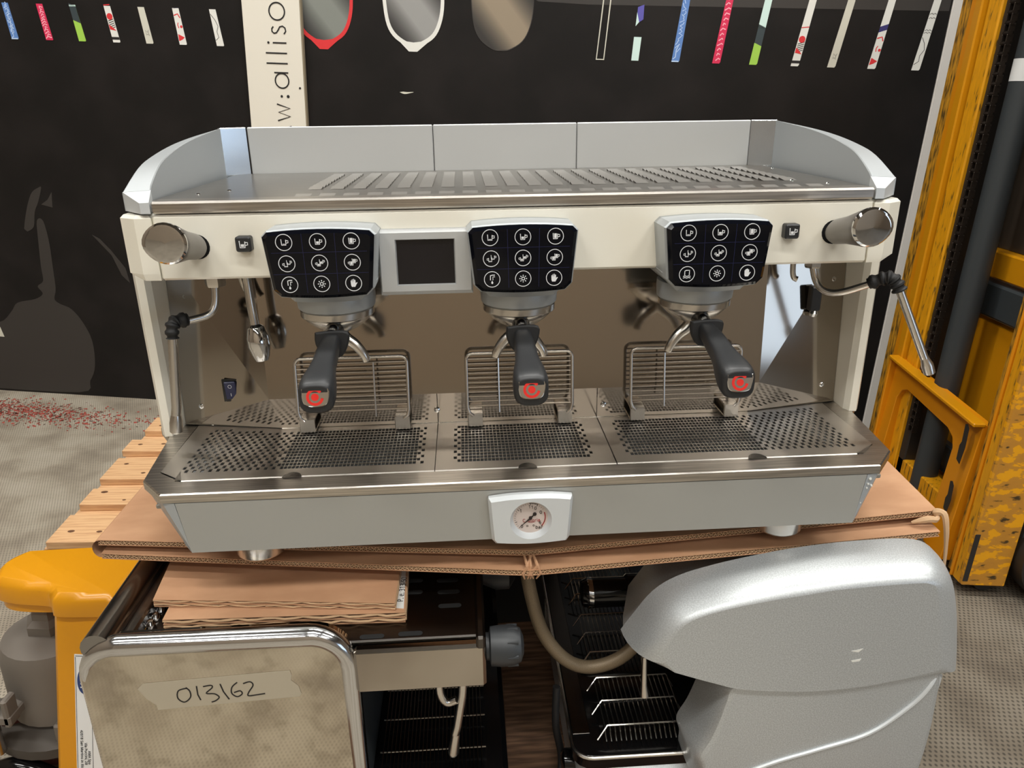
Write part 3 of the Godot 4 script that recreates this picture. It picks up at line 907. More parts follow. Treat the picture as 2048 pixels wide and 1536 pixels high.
	q = MB.new(); q.lathe([Vector2(0.0, -0.37), Vector2(0.10, -0.37), Vector2(0.125, -0.345), Vector2(0.125, -0.325), Vector2(0.08, -0.308)], 28, Transform3D(Basis(), c)); part("pump_flange", q, M.cast_dark, t)
	q = MB.new(); q.box(c + Vector3(0.045, -0.305, 0.078), Vector3(0.02, 0.045, 0.05), 0.004); part("pump_rib", q, M.cast_iron, t)
	q = MB.new(); q.box(c + Vector3(-0.055, -0.25, 0.105), Vector3(0.075, 0.02, 0.05), 0.003); q.box(c + Vector3(-0.025, -0.235, 0.115), Vector3(0.012, 0.06, 0.03), 0.003); part("valve_bracket", q, M.cast_iron, t)
	q = MB.new(); q.tube(PackedVector3Array([c + Vector3(-0.06, -0.27, 0.125), c + Vector3(-0.055, -0.325, 0.128)]), 0.014, 12); part("valve_pin", q, M.satin_chrome, t)
	q = MB.new(); q.box(c + Vector3(-0.075, -0.215, 0.11), Vector3(0.05, 0.06, 0.02), 0.004); part("release_lever", q, M.black_plastic, t)
	q = MB.new()
	var arm := spline(PackedVector3Array([c + Vector3(-0.07, -0.375, 0.12), c + Vector3(-0.03, -0.365, 0.12), c + Vector3(0.02, -0.385, 0.12), c + Vector3(0.07, -0.435, 0.11)]), 6)
	q.tube(arm, 0.017, 12); part("wheel_fork", q, M.black_gloss, t, "curved black wheel arm")
	q = MB.new(); q.t = Transform3D(Basis(Vector3(1, 0, 0), Vector3(0, 0, 1), Vector3(0, -1, 0)), c + Vector3(-0.07, -0.395, 0.125)); q.lathe([Vector2(0, -0.02), Vector2(0.024, -0.02), Vector2(0.024, 0.012), Vector2(0.012, 0.014), Vector2(0.01, 0.02), Vector2(0, 0.021)], 18); part("arm_bolt", q, M.cast_iron, t)
	for dz in [-0.03, 0.05]:
		q = MB.new(); q.t = Transform3D(Basis(Vector3(1, 0, 0), Vector3(0, 0, 1), Vector3(0, -1, 0)), Vector3(c.x + 0.0, 0.09, c.z + dz)); q.lathe([Vector2(0, -0.022), Vector2(0.06, -0.022), Vector2(0.085, -0.022), Vector2(0.09, -0.015), Vector2(0.09, 0.015), Vector2(0.085, 0.022), Vector2(0.06, 0.022), Vector2(0.03, 0.014), Vector2(0, 0.014)], 28)
		var w := part("wheel", q, M.wheel_red, t, "dull red rimmed wheel")
	q = MB.new(); q.lathe([Vector2(0.03, 0.02), Vector2(0.03, o.y - 0.37)], 14, Transform3D(Basis(), Vector3(c.x, 0, c.z))); part("steering_post", q, M.cast_dark, t)

# ------------------------------------------------------------------ silver machine, lower right (faces left)
func silver_machine() -> void:
	var at := Vector3(0.36, -0.49, 0.1)
	var t := thing("coffee_machine", "silver rounded coffee machine facing left under the right end of the cardboard", "coffee machine", TM, at)
	# shell: rings from the back to the flat face, through a fillet
	var sil := V2([0.130, -0.135, 0.146, -0.11, 0.173, -0.072, 0.207, -0.049, 0.259, -0.033, 0.317, -0.021, 0.375, -0.012, 0.448, -0.006, 0.530, -0.006, 0.566, -0.02, 0.588, -0.052, 0.604, -0.099, 0.617, -0.161, 0.622, -0.20])
	var inn := V2([0.177, -0.135, 0.176, -0.112, 0.190, -0.083, 0.213, -0.065, 0.252, -0.053, 0.300, -0.044, 0.350, -0.037, 0.410, -0.030, 0.500, -0.0265, 0.525, -0.029, 0.536, -0.04, 0.546, -0.08, 0.556, -0.13, 0.566, -0.172])
	var low := V2([0.513, -0.185, 0.455, -0.194, 0.382, -0.197, 0.293, -0.188, 0.248, -0.174, 0.19, -0.151])
	var s2 := spline2(sil, 4)
	var i2 := spline2(inn, 4)
	var l2 := spline2(low, 4)
	var ring := func(z: float, k: float) -> PackedVector3Array:
		var r := PackedVector3Array()
		for i in s2.size():
			var p := i2[i].lerp(s2[i], k)
			r.append(Vector3(p.x, p.y, z))
		for i in l2.size():
			r.append(Vector3(l2[i].x, l2[i].y - 0.006 * k, z))
		return r
	var rings := []
	var mid := Vector3(0.38, -0.15, 0)
	for bk in [[0.10, 0.80, -0.05], [0.20, 0.92, -0.035], [0.248, 0.96, -0.022]]:
		var r: PackedVector3Array = ring.call(bk[0], 1.0)
		for i in r.size(): r[i] = Vector3(mid.x + (r[i].x - mid.x) * bk[1], mid.y + (r[i].y - mid.y) * bk[1] + bk[2], bk[0])
		rings.append(r)
	rings.append(ring.call(0.275, 1.0))
	for i in range(1, 9):
		var a := PI / 2 * (1.0 - i / 8.0)
		rings.append(ring.call(0.275 + 0.075 * cos(a), sin(a)))
	var q := MB.new()
	for k in rings.size() - 1: q.loft([rings[k], rings[k + 1]], false, false)
	var cap := PackedVector2Array()
	for p in rings[-1]: cap.append(Vector2(p.x, p.y))
	q.prism(cap, 0.3495, 0.35, 0.0, false)
	part("upper_shell", q, M.silver_metallic, t, "big rounded silver side shell", 35.0)
	# lower shell with its waist, and the pale accent strip
	q = MB.new()
	var lowp := spline2(V2([0.30, -0.185, 0.266, -0.19, 0.258, -0.215, 0.251, -0.245, 0.240, -0.28, 0.226, -0.312, 0.232, -0.34, 0.235, -0.37, 0.27, -0.41, 0.29, -0.49]), 4)
	lowp.append_array(spline2(V2([0.56, -0.49, 0.584, -0.36, 0.588, -0.252, 0.575, -0.172, 0.50, -0.17, 0.38, -0.18]), 4))
	var wr := []
	var lc := Vector2(0.42, -0.34)
	for p in [[0.262, 0.0], [0.296, 0.0], [0.318, 0.012], [0.333, 0.035], [0.342, 0.07], [0.344, 0.10]]:
		var r := PackedVector3Array()
		for v2 in lowp:
			var d: Vector2 = v2 - lc
			r.append(Vector3(lc.x + d.x * (1.0 - p[1]), v2.y, p[0]))
		wr.append(r)
	for k in wr.size() - 1: q.loft([wr[k], wr[k + 1]], false, false)
	cap = PackedVector2Array()
	for p in wr[-1]: cap.append(Vector2(p.x, p.y))
	q.prism(cap, 0.3435, 0.344, 0.0, false)
	part("lower_shell", q, M.silver_metallic, t, "lower silver side shell", 35.0)
	q = MB.new()
	var strip := spline(V3([0.572, -0.18, 0.337, 0.56, -0.205, 0.344, 0.537, -0.238, 0.3445, 0.484, -0.284, 0.3445, 0.411, -0.309, 0.3445, 0.352, -0.327, 0.3445, 0.29, -0.352, 0.3445]), 6)
	q.tube(strip, 0.0032, 8)
	part("accent_strip", q, M.silver_paint_light, t, "thin pale accent strip")
	q = MB.new(); q.prism(V2([0.582, -0.255, 0.55, -0.215, 0.57, -0.178, 0.586, -0.2]), 0.30, 0.335, 0.004); part("corner_cover", q, M.silver_paint_light, t)
	# scratches on the shell
	q = MB.new(); q.prism(V2([0.432, -0.131, 0.448, -0.128, 0.442, -0.134]), 0.35, 0.3503); q.prism(V2([0.434, -0.147, 0.448, -0.145, 0.446, -0.149, 0.436, -0.15]), 0.35, 0.3503); part("scratch", q, M.p_white, t)
	# body behind the shells
	q = MB.new(); q.box(Vector3(0.45, -0.19, -0.01), Vector3(0.26, 0.322, 0.48), 0.008); part("body", q, M.dark_grey, t)
	# drip tray, dark, with a steel rim
	q = MB.new(); q.t = Transform3D(Basis(Vector3(1, 0, 0), Vector3(0, 0, -1), Vector3(0, 1, 0)), Vector3.ZERO)
	q.prism(rrect(0.066, -0.285, 0.36, 0.25, 0.03), -0.385, -0.362, 0.003); part("drip_tray", q, M.black_gloss, t, "black drip tray")
	q = MB.new()
	var rim := PackedVector3Array()
	for p in rrect(0.066, -0.285, 0.36, 0.25, 0.03, 6): rim.append(Vector3(p.x, -0.364, -p.y))
	q.tube(rim, 0.003, 8, true); part("tray_rim", q, M.satin_chrome, t)
	q = MB.new(); q.box(Vector3(0.083, -0.3605, 0.0), Vector3(0.028, 0.002, 0.48), 0.0008); part("tray_edge", q, M.dark_steel, t)
	q = MB.new(); q.t = Transform3D(Basis(Vector3(1, 0, 0), Vector3(0, 0, -1), Vector3(0, 1, 0)), Vector3.ZERO)
	q.prism(rrect(0.072, -0.29, 0.40, 0.24, 0.04), -0.49, -0.386, 0.006); part("base", q, M.silver_metallic, t, "silver base edge")
	# wire cup grids along the tray, each bent up in steps
	for k in 3:
		var zf := 0.262 - 0.168 * k
		q = MB.new()
		for j in 3:
			var zz := zf - 0.052 * j
			var y := -0.352
			q.tube(V3([0.105, y, zz, 0.122, y + 0.016, zz - 0.012, 0.24, y + 0.016, zz - 0.012, 0.25, y, zz]), 0.0016, 6)
		part("cup_grid", q, M.satin_chrome, t)
		q = MB.new()
		for i in 17:
			var x := 0.118 + 0.0078 * i
			q.tube(V3([x, -0.352, zf + 0.004, x, -0.339, zf - 0.014, x, -0.339, zf - 0.118]), 0.0010, 5)
		part("grid_wire", q, M.satin_chrome, t)
	# steam knob, nozzle and taps on the shaded front
	q = MB.new(); q.t = frame(Vector3(0.19, -0.235, 0.05), Vector3(-1, 0, 0))
	q.lathe([Vector2(0, -0.03), Vector2(0.03, -0.03), Vector2(0.03, 0.0), Vector2(0.026, 0.004), Vector2(0.026, 0.066), Vector2(0.0265, 0.07), Vector2(0.022, 0.08), Vector2(0, 0.082)], 28); var kn := part("steam_knob", q, M.black_gloss, t, "black and chrome steam knob")
	q = MB.new(); q.t = frame(Vector3(0.19, -0.235, 0.05), Vector3(-1, 0, 0)); q.lathe([Vector2(0.0268, 0.062), Vector2(0.0272, 0.07), Vector2(0.023, 0.074)], 28); part("knob_ring", q, M.chrome, kn)
	q = MB.new(); q.tube(V3([0.168, -0.19, 0.27, 0.170, -0.24, 0.27, 0.172, -0.262, 0.27]), [0.004, 0.005, 0.007], 10); part("spout", q, M.satin_chrome, t)
	q = MB.new(); q.tube(V3([0.25, -0.2, 0.2, 0.238, -0.24, 0.22, 0.236, -0.262, 0.225]), 0.006, 10); part("spout", q, M.satin_chrome, t)
	q = MB.new(); q.t = frame(Vector3(0.068, -0.42, 0.235), Vector3(-1, 0, 0)); q.lathe([Vector2(0, -0.012), Vector2(0.02, -0.012), Vector2(0.02, 0.012), Vector2(0.012, 0.016), Vector2(0, 0.016)], 16); part("drain_fitting", q, M.black_gloss, t)

	# a black boxy machine in the dark behind
	var bo := thing("black_machine", "black boxy machine in the shadow behind the two lower machines, under the cardboard", "machine", TM, Vector3(0.0, -0.676, -0.38))
	var bq := MB.new(); bq.box(Vector3(0.02, -0.366, -0.38), Vector3(0.21, 0.612, 0.1), 0.02); part("body", bq, M.black_plastic, bo)
	bq = MB.new(); bq.box(Vector3(-0.003, -0.10, -0.325), Vector3(0.11, 0.05, 0.02), 0.008); part("front_lip", bq, M.black_gloss, bo)

	# the hose and the cable between the two lower machines
	var h := MB.new()
	h.tube(spline(V3([-0.005, -0.03, 0.16, -0.001, -0.061, 0.2, 0.008, -0.124, 0.2, 0.026, -0.194, 0.2, 0.061, -0.247, 0.2, 0.102, -0.265, 0.2, 0.149, -0.25, 0.2, 0.19, -0.215, 0.19]), 6), 0.0105, 12)
	var ho := thing("braided_hose", "braided brown hose looping between the two lower machines", "hose", TM, Vector3(0.1, -0.27, 0.2))
	part("sleeve", h, M.hose, ho)
	h = MB.new(); h.t = frame(Vector3(-0.005, -0.03, 0.16), Vector3(0, -1, 0.1)); h.lathe([Vector2(0, -0.01), Vector2(0.013, -0.01), Vector2(0.013, 0.03), Vector2(0.0106, 0.032)], 12); part("ferrule", h, M.satin_chrome, ho)
	h = MB.new()
	h.tube(spline(V3([0.048, -0.30, 0.2, 0.046, -0.368, 0.21, 0.055, -0.43, 0.215, 0.045, -0.455, 0.25, 0.01, -0.478, 0.3, -0.05, -0.481, 0.36]), 6), 0.0062, 10)
	var co := thing("power_cable", "black power cable hanging beside the silver machine's tray down to the dark pallet", "cable", TM, Vector3(0.05, -0.48, 0.3))
	part("cable", h, M.rubber, co)

# ------------------------------------------------------------------ chrome machine, lower left (faces right)
func chrome_machine() -> void:
	var at := Vector3(-0.36, -0.49, 0.1)
	var t := thing("coffee_machine", "chrome sided coffee machine facing right with tape numbered 013162 under the cardboard", "coffee machine", TM, at)
	# side panel: mirror sheet inside a tubular rim
	var q := MB.new()
	q.prism(rrect(-0.584, -0.49, -0.236, -0.056, 0.055, 8), 0.325, 0.353, 0.005)
	part("side_panel", q, M.worn_mirror, t, "worn polished side panel")
	q = MB.new()
	var rp := PackedVector3Array()
	var rw := [0.004, 0.005]
	rp.append(Vector3(-0.578, -0.49, 0.345))
	rp.append(Vector3(-0.577, -0.14, 0.345))
	for k in 9:
		var a := PI - PI / 2 * k / 8.0
		rp.append(Vector3(-0.526 + 0.05 * cos(a), -0.111 + 0.05 * sin(a), 0.346)); rw.append(lerpf(0.007, 0.0145, k / 8.0))
	for k in 9:
		var a := PI / 2 - PI / 2 * k / 8.0
		rp.append(Vector3(-0.293 + 0.05 * cos(a), -0.111 + 0.05 * sin(a), 0.346)); rw.append(0.0145 - 0.002 * k / 8.0)
	rp.append(Vector3(-0.2425, -0.49, 0.345)); rw.append(0.010)
	q.tube(rp, rw, 16)
	part("tube_rim", q, M.rim_chrome, t, "thick chrome tube rim", 50.0)
	# rail along the back edge
	q = MB.new()
	q.tube(V3([-0.553, -0.062, 0.35, -0.553, -0.062, -0.24]), 0.02, 16); part("cup_rail", q, M.rail_steel, t, "dark polished cup rail")
	q = MB.new(); q.box(Vector3(-0.527, -0.072, 0.05), Vector3(0.018, 0.02, 0.57), 0.003); part("rail_lip", q, M.rail_steel, t)
	q = MB.new(); q.box(Vector3(-0.315, -0.055, -0.25), Vector3(0.47, 0.052, 0.02), 0.004); part("back_rail", q, M.dark_steel, t)
	# tray with slots
	q = MB.new()
	var slots := []
	for p in [[-0.213, 0.332, 1], [-0.163, 0.330, 1], [-0.112, 0.275, 1], [-0.114, 0.243, 1], [-0.116, 0.215, 1], [-0.118, 0.187, 1], [-0.12, 0.16, 1], [-0.167, 0.24, 1], [-0.168, 0.212, 1], [-0.169, 0.185, 1]]: slots.append(p)
	q.box(Vector3(-0.295, -0.084, 0.035), Vector3(0.45, 0.008, 0.61), 0.002); part("cup_tray", q, M.dark_steel, t, "dark shiny cup tray")
	for s in slots:
		q = MB.new(); q.t = Transform3D(Basis(Vector3(1, 0, 0), Vector3(0, 0, -1), Vector3(0, 1, 0)), Vector3(s[0], -0.0802, s[1])); q.prism(rrect(-0.016, -0.0045, 0.016, 0.0045, 0.0044), 0.0, 0.0006); part("slot", q, M.black_hole, t)
	q = MB.new(); q.box(Vector3(-0.071, -0.078, 0.055), Vector3(0.012, 0.02, 0.61), 0.003); part("tray_edge", q, M.dark_steel, t)
	# polished band under the tray
	q = MB.new(); q.box(Vector3(-0.15, -0.116, 0.35), Vector3(0.17, 0.068, 0.016), 0.004); part("side_band", q, M.mirror_steel, t, "polished side band")
	q = MB.new(); q.box(Vector3(-0.073, -0.116, 0.05), Vector3(0.016, 0.068, 0.60), 0.004); part("front_band", q, M.mirror_steel, t)
	q = MB.new(); q.box(Vector3(-0.39, -0.28, 0.02), Vector3(0.30, 0.38, 0.6), 0.01); part("body", q, M.dark_grey, t)
	q = MB.new(); q.box(Vector3(-0.16, -0.14, 0.03), Vector3(0.15, 0.02, 0.58), 0.003); part("hood_floor", q, M.black_plastic, t)
	# steam knob on the front
	q = MB.new(); q.t = frame(Vector3(-0.064, -0.107, 0.33), Vector3(1, 0, 0))
	q.lathe([Vector2(0, 0), Vector2(0.018, 0.0), Vector2(0.018, 0.004), Vector2(0.0255, 0.006), Vector2(0.027, 0.02), Vector2(0.0265, 0.036), Vector2(0.022, 0.046), Vector2(0.012, 0.05), Vector2(0, 0.051)], 24)
	var kn := part("steam_knob", q, M.knob_grey, t, "ribbed dark grey steam knob")
	q = MB.new()
	for k in 8:
		var a := TAU * k / 8
		q.tube(PackedVector3Array([Vector3(-0.036, -0.107 + 0.0268 * sin(a), 0.33 + 0.0268 * cos(a)), Vector3(-0.022, -0.107 + 0.0245 * sin(a), 0.33 + 0.0245 * cos(a))]), [0.0008, 0.003], 6)
	part("knob_rib", q, M.knob_grey, kn)
	# second knob further back
	q = MB.new(); q.t = frame(Vector3(-0.064, -0.107, 0.16), Vector3(1, 0, 0)); q.lathe([Vector2(0, 0), Vector2(0.018, 0.0), Vector2(0.027, 0.02), Vector2(0.0265, 0.04), Vector2(0.012, 0.05), Vector2(0, 0.051)], 20); part("steam_knob", q, M.black_plastic, t)
	# steam wand with its hook
	q = MB.new(); q.tube(spline(V3([-0.13, -0.15, 0.3, -0.131, -0.205, 0.3, -0.122, -0.226, 0.3, -0.108, -0.222, 0.3]), 5), 0.006, 10); part("wand_bracket", q, M.satin_chrome, t)
	q = MB.new(); q.tube(V3([-0.095, -0.16, 0.3, -0.099, -0.212, 0.3, -0.108, -0.268, 0.3, -0.112, -0.285, 0.3]), 0.0062, 12); q.tube(V3([-0.1115, -0.283, 0.3, -0.116, -0.318, 0.3, -0.1175, -0.324, 0.3]), [0.0062, 0.0085, 0.006], 12); part("steam_wand", q, M.satin_chrome, t, "bare steel steam wand")
	q = MB.new(); q.box(Vector3(-0.112, -0.168, 0.296), Vector3(0.036, 0.034, 0.03), 0.006); part("wand_joint", q, M.black_gloss, t)
	# drip tray and its wire grid
	q = MB.new(); q.box(Vector3(-0.14, -0.43, 0.03), Vector3(0.21, 0.12, 0.62), 0.008); part("drip_tray", q, M.black_gloss, t, "black drip tray")
	q = MB.new()
	for i in 26: q.tube(V3([-0.225 + 0.006 * i, -0.355, 0.325, -0.225 + 0.006 * i, -0.355, -0.1]), 0.0009, 5)
	part("grid_wire", q, M.dark_steel, t)
	for z in [0.32, 0.255, 0.19, 0.125, 0.06]:
		q = MB.new(); q.tube(V3([-0.23, -0.3575, z, -0.068, -0.3575, z]), 0.0016, 6); part("grid_bar", q, M.satin_chrome, t)
	# pegs and hooks behind the cards
	q = MB.new()
	for k in 4: q.t = Transform3D(Basis(), Vector3(-0.512, -0.082 - 0.002 * k, 0.288 - 0.018 * k)); q.lathe([Vector2(0, 0.0), Vector2(0.006, 0.002), Vector2(0.007, 0.007), Vector2(0.004, 0.012), Vector2(0, 0.013)], 10)
	part("tray_peg", q, M.chrome, t)
	# masking tape with the handwritten number
	var tp := MB.new()
	tp.t = Transform3D(Basis(Vector3(0, 0, 1), 0.045), Vector3(-0.412, -0.135, 0.3532))
	tp.prism(V2([-0.100, 0.014, -0.092, 0.022, 0.095, 0.022, 0.096, 0.014, 0.094, 0.006, 0.102, -0.004, 0.104, -0.017, 0.101, -0.021, -0.082, -0.022, -0.082, -0.014, -0.092, -0.003]), 0.0, 0.0005)
	var to := part("tape", tp, M.tape, t, "torn strip of masking tape", 0.0)
	var ink := MB.new()
	ink.t = tp.t
	var s := 0.0017
	for d in [
		spline2(V2([-0.038, 0.009, -0.05, 0.006, -0.053, -0.006, -0.046, -0.013, -0.037, -0.006, -0.036, 0.004, -0.04, 0.010]), 4),
		V2([-0.026, 0.011, -0.027, -0.003, -0.025, -0.012]),
		spline2(V2([-0.018, 0.009, -0.008, 0.010, -0.007, 0.006, -0.016, -0.002, -0.006, -0.004, -0.001, -0.010, -0.006, -0.015, -0.012, -0.017]), 4),
		V2([0.004, 0.011, 0.006, -0.002, 0.011, -0.015]),
		spline2(V2([0.026, 0.011, 0.018, 0.004, 0.016, -0.006, 0.022, -0.012, 0.029, -0.008, 0.027, -0.003, 0.019, -0.005]), 4),
		spline2(V2([0.033, 0.008, 0.042, 0.010, 0.045, 0.004, 0.038, -0.006, 0.036, -0.012, 0.046, -0.012, 0.058, -0.011]), 4)]:
		ink.ribbon(Array(d), s, 0.0005, 0.0009)
	part("handwriting", ink, M.ink, to, "handwritten 013162 in black marker", 0.0)

# ------------------------------------------------------------------ cardboard
func flutes(q: MB, a: Vector3, b: Vector3, th: float, wave: float, depth: float) -> void:
	# wavy sheet between the two liners along the edge from a to b (a, b on the middle line)
	var n := int((b - a).length() / wave * 6.0)
	var inw := (b - a).normalized().cross(Vector3.UP).normalized() * -depth
	var pts := PackedVector3Array()
	for i in n + 1:
		pts.append(a.lerp(b, float(i) / n) + Vector3(0, th * 0.5 * sin(TAU * i / 6.0), 0))
		if i > 0:
			q.quad(pts[i - 1], pts[i], pts[i] + inw, pts[i - 1] + inw)
	if n > 2: q.tube(pts, 0.0005, 5)

func cardboard() -> void:
	# big folded sheet under the espresso machine: an upper and a lower leaf
	var at := Vector3(0, -0.036, 0)
	var t := thing("cardboard_sheet", "large folded brown cardboard sheet right under the big white espresso machine", "cardboard", TM, at)
	var flat_t := Transform3D(Basis(Vector3(1, 0, 0), Vector3(0, 0, -1), Vector3(0, 1, 0)), Vector3.ZERO)   # (x, -z) polygons pulled along y
	for leaf in [["upper_leaf", 0.0, 0.0, [-0.609, 0.192, 0.0, 0.270, 0.612, 0.214, 0.626, 0.05, 0.62, -0.28, -0.60, -0.28]], ["lower_leaf", -0.020, 0.012, [-0.606, 0.196, -0.03, 0.284, 0.0, 0.288, 0.03, 0.286, 0.604, 0.240, 0.62, 0.05, 0.62, -0.28, -0.60, -0.28]]]:
		var poly := PackedVector2Array()
		var l: Array = leaf[3]
		for i in range(0, l.size(), 2): poly.append(Vector2(l[i], -l[i + 1]))
		var q := MB.new()
		q.t = flat_t
		# two liners and a recessed core
		q.prism(poly, leaf[1] - 0.0008, leaf[1], 0.0)
		q.prism(poly, leaf[1] - 0.0085, leaf[1] - 0.0077, 0.0)
		var o := part(leaf[0], q, M.card, t, "", 0.0)
		q = MB.new(); q.t = flat_t
		var inner := PackedVector2Array()
		for p in poly: inner.append(Vector2(p.x * 0.994, -(-p.y - 0.006)))
		q.prism(inner, leaf[1] - 0.0077, leaf[1] - 0.0008, 0.0)
		part("core", q, M.card_flute, o, "", 0.0)
		q = MB.new(); q.t = flat_t; 
		var mid := PackedVector2Array()
		for p in poly: mid.append(Vector2(p.x * 0.9985, p.y + 0.001))
		q.prism(mid, leaf[1] - 0.0045, leaf[1] - 0.004, 0.0)
		q.t = Transform3D()
		for k in poly.size() - 4:
			var a := Vector3(poly[k].x, 0, -poly[k].y)
			var b := Vector3(poly[k + 1].x, 0, -poly[k + 1].y)
			flutes(q, a + Vector3(0, leaf[1] - 0.0025, -0.001), b + Vector3(0, leaf[1] - 0.0025, -0.001), 0.0032, 0.0085, 0.006)
			flutes(q, a + Vector3(0, leaf[1] - 0.0062, -0.001), b + Vector3(0, leaf[1] - 0.0062, -0.001), 0.003, 0.0062, 0.006)
		part("fluted_edge", q, M.card_edge, o, "", 0.0)
	# folded left edge closing the two leaves
	var q := MB.new()
	var r1 := PackedVector3Array()
	var r2 := PackedVector3Array()
	for k in 9:
		var a := PI / 2 + PI * k / 8.0
		r1.append(Vector3(-0.606 + 0.012 * cos(a), -0.0142 + 0.0142 * sin(a), 0.193))
		r2.append(Vector3(-0.60 + 0.012 * cos(a), -0.0142 + 0.0142 * sin(a), -0.28))
	q.loft([r2, r1], false, false, false)
	part("fold", q, M.card, t, "rounded fold on the left edge")
	# crumpled crease in the middle of the front edge
	q = MB.new()
	var rng := RandomNumberGenerator.new(); rng.seed = 5
	for i in 5:
		var x := -0.008 + 0.004 * i
		q.tube(PackedVector3Array([Vector3(x + rng.randf_range(-0.004, 0.004), -0.006, 0.272), Vector3(x + rng.randf_range(-0.006, 0.006), -0.016, 0.284), Vector3(x + rng.randf_range(-0.006, 0.006), -0.026, 0.286), Vector3(x, -0.036, 0.284)]), [0.0015, 0.0025, 0.0022, 0.001], 6)
	part("crease", q, M.card, t, "crumpled crease", 30.0)
	# torn corner and the hanging strip on the right
	q = MB.new()
	q.tube(spline(V3([0.606, -0.004, 0.214, 0.615, 0.0, 0.224, 0.618, -0.02, 0.232, 0.622, -0.06, 0.236, 0.625, -0.11, 0.238]), 5), [0.004, 0.006, 0.0065, 0.006, 0.005, 0.005, 0.0048, 0.0046, 0.0044, 0.0042, 0.004, 0.0038, 0.0036, 0.003, 0.0028, 0.0026, 0.0024, 0.0022, 0.002, 0.0018, 0.001], 7)
	q.tube(spline(V3([0.57, -0.014, 0.222, 0.59, -0.006, 0.228, 0.604, -0.008, 0.226, 0.612, -0.004, 0.218]), 4), [0.002, 0.003, 0.004, 0.005, 0.005, 0.005, 0.005, 0.005, 0.004, 0.004, 0.003, 0.003, 0.002], 7)
	part("torn_strip", q, M.card_edge, t, "torn strip hanging off the right corner", 30.0)
	# two smaller pieces on the chrome machine's tray
	var low := card_piece("lower cardboard piece on the chrome machine's tray, with a printed white strip", V2([-0.492, -0.296, -0.171, -0.306, -0.178, -0.1, -0.50, -0.1]), -0.080, -0.064)
	var strip := MB.new(); strip.t = flat_t; strip.prism(V2([-0.184, -0.296, -0.173, -0.298, -0.179, -0.12, -0.19, -0.12]), -0.064, -0.0632)
	var so := part("printed_strip", strip, M.paper, low, "white strip with faint print", 0.0)
	print_text("strip_print", "P. e. 313-50", 0.011, M.ink, so, Transform3D(Basis(Vector3(0.03, 0, -1).normalized(), Vector3(-1, 0, -0.03).normalized(), Vector3(0, 1, 0)), Vector3(-0.178, -0.0630, 0.255)))
	strip = MB.new(); strip.t = flat_t; strip.prism(V2([-0.184, -0.205, -0.176, -0.206, -0.177, -0.19, -0.185, -0.189]), -0.0632, -0.0629); part("strip_print", strip, M.p_red, so, "small red print", 0.0)
	card_piece("upper cardboard piece on the chrome machine's tray, shaded by the big machine", V2([-0.513, -0.267, -0.36, -0.282, -0.184, -0.301, -0.181, -0.1, -0.53, -0.1]), -0.0635, -0.052)

func card_piece(label: String, xz: PackedVector2Array, y0: float, y1: float) -> Node3D:
	var c := Vector2()
	for p in xz: c += p
	c /= xz.size()
	var t := thing("cardboard_piece", label, "cardboard", TM, Vector3(c.x, y0, -c.y))
	var flat_t := Transform3D(Basis(Vector3(1, 0, 0), Vector3(0, 0, -1), Vector3(0, 1, 0)), Vector3.ZERO)
	var h := (y1 - y0) / 2.0
	for k in 2:
		var q := MB.new(); q.t = flat_t
		q.prism(xz, y0 + h * (k + 1) - 0.0007, y0 + h * (k + 1))
		q.prism(xz, y0 + h * k + 0.0002, y0 + h * k + 0.0009)
		part("sheet", q, M.card, t, "", 0.0)
		q = MB.new(); q.t = flat_t
		var inner := PackedVector2Array()
		for p in xz: inner.append(c + (p - c) * 0.975)
		q.prism(inner, y0 + h * k + 0.0009, y0 + h * (k + 1) - 0.0007)
		part("core", q, M.card_flute, t, "", 0.0)
		q = MB.new()
		for i in xz.size() - 2:
			var a := Vector3(xz[i].x, y0 + h * (k + 0.5), -xz[i].y)
			var b := Vector3(xz[i + 1].x, y0 + h * (k + 0.5), -xz[i + 1].y)
			var n := int((b - a).length() / 0.012)
			var pts := PackedVector3Array()
			for j in n + 1: pts.append(a.lerp(b, float(j) / n) + Vector3(0, h * 0.2 * sin(j * 1.7 + k), -0.001 + 0.0008 * sin(j * 2.9)))
			if pts.size() > 2: q.tube(pts, h * 0.22, 6)
		part("frayed_edge", q, M.card_edge, t)
	return t

# ------------------------------------------------------------------ red chips on the floor by the back panel
func debris() -> void:
	var rng := RandomNumberGenerator.new(); rng.seed = 77
	var q := MB.new()
	for i in 3200:
		var a := rng.randfn(0.0, 0.32)
		var b := rng.randfn(0.0, 0.055)
		var c := Vector3(-2.15 + a, 0.001, -2.83 + b + a * 0.12)
		if c.x < -3.4 or c.z < -2.99: continue
		var r := rng.randf_range(0.0015, 0.006)
		var w := rng.randf_range(0, TAU)
		var u := Vector3(cos(w), 0, sin(w)) * r
		var v := Vector3(-sin(w), rng.randf_range(0.0, 0.5), cos(w)) * r * 0.45
		var y := Vector3(0, r * 0.35, 0)
		q.quad(c - u - v, c + u - v * 0.6, c + u + v + y, c - u * 0.7 + v + y)
	var o := MeshInstance3D.new()
	o.name = "wood_chips"
	o.mesh = q.mesh(0)
	o.material_override = M.chip_red
	add_child(o)
	tag(o, "scattered red chips spilled on the concrete floor below the black panel", "chips", "", "stuff")

# ------------------------------------------------------------------ the big espresso machine
const FLAT := Transform3D(Basis(Vector3(1, 0, 0), Vector3(0, 0, -1), Vector3(0, 1, 0)), Vector3.ZERO)   # (x, -z) polygons pulled along y
const GX := [-0.246, -0.004, 0.236]     # the three groups

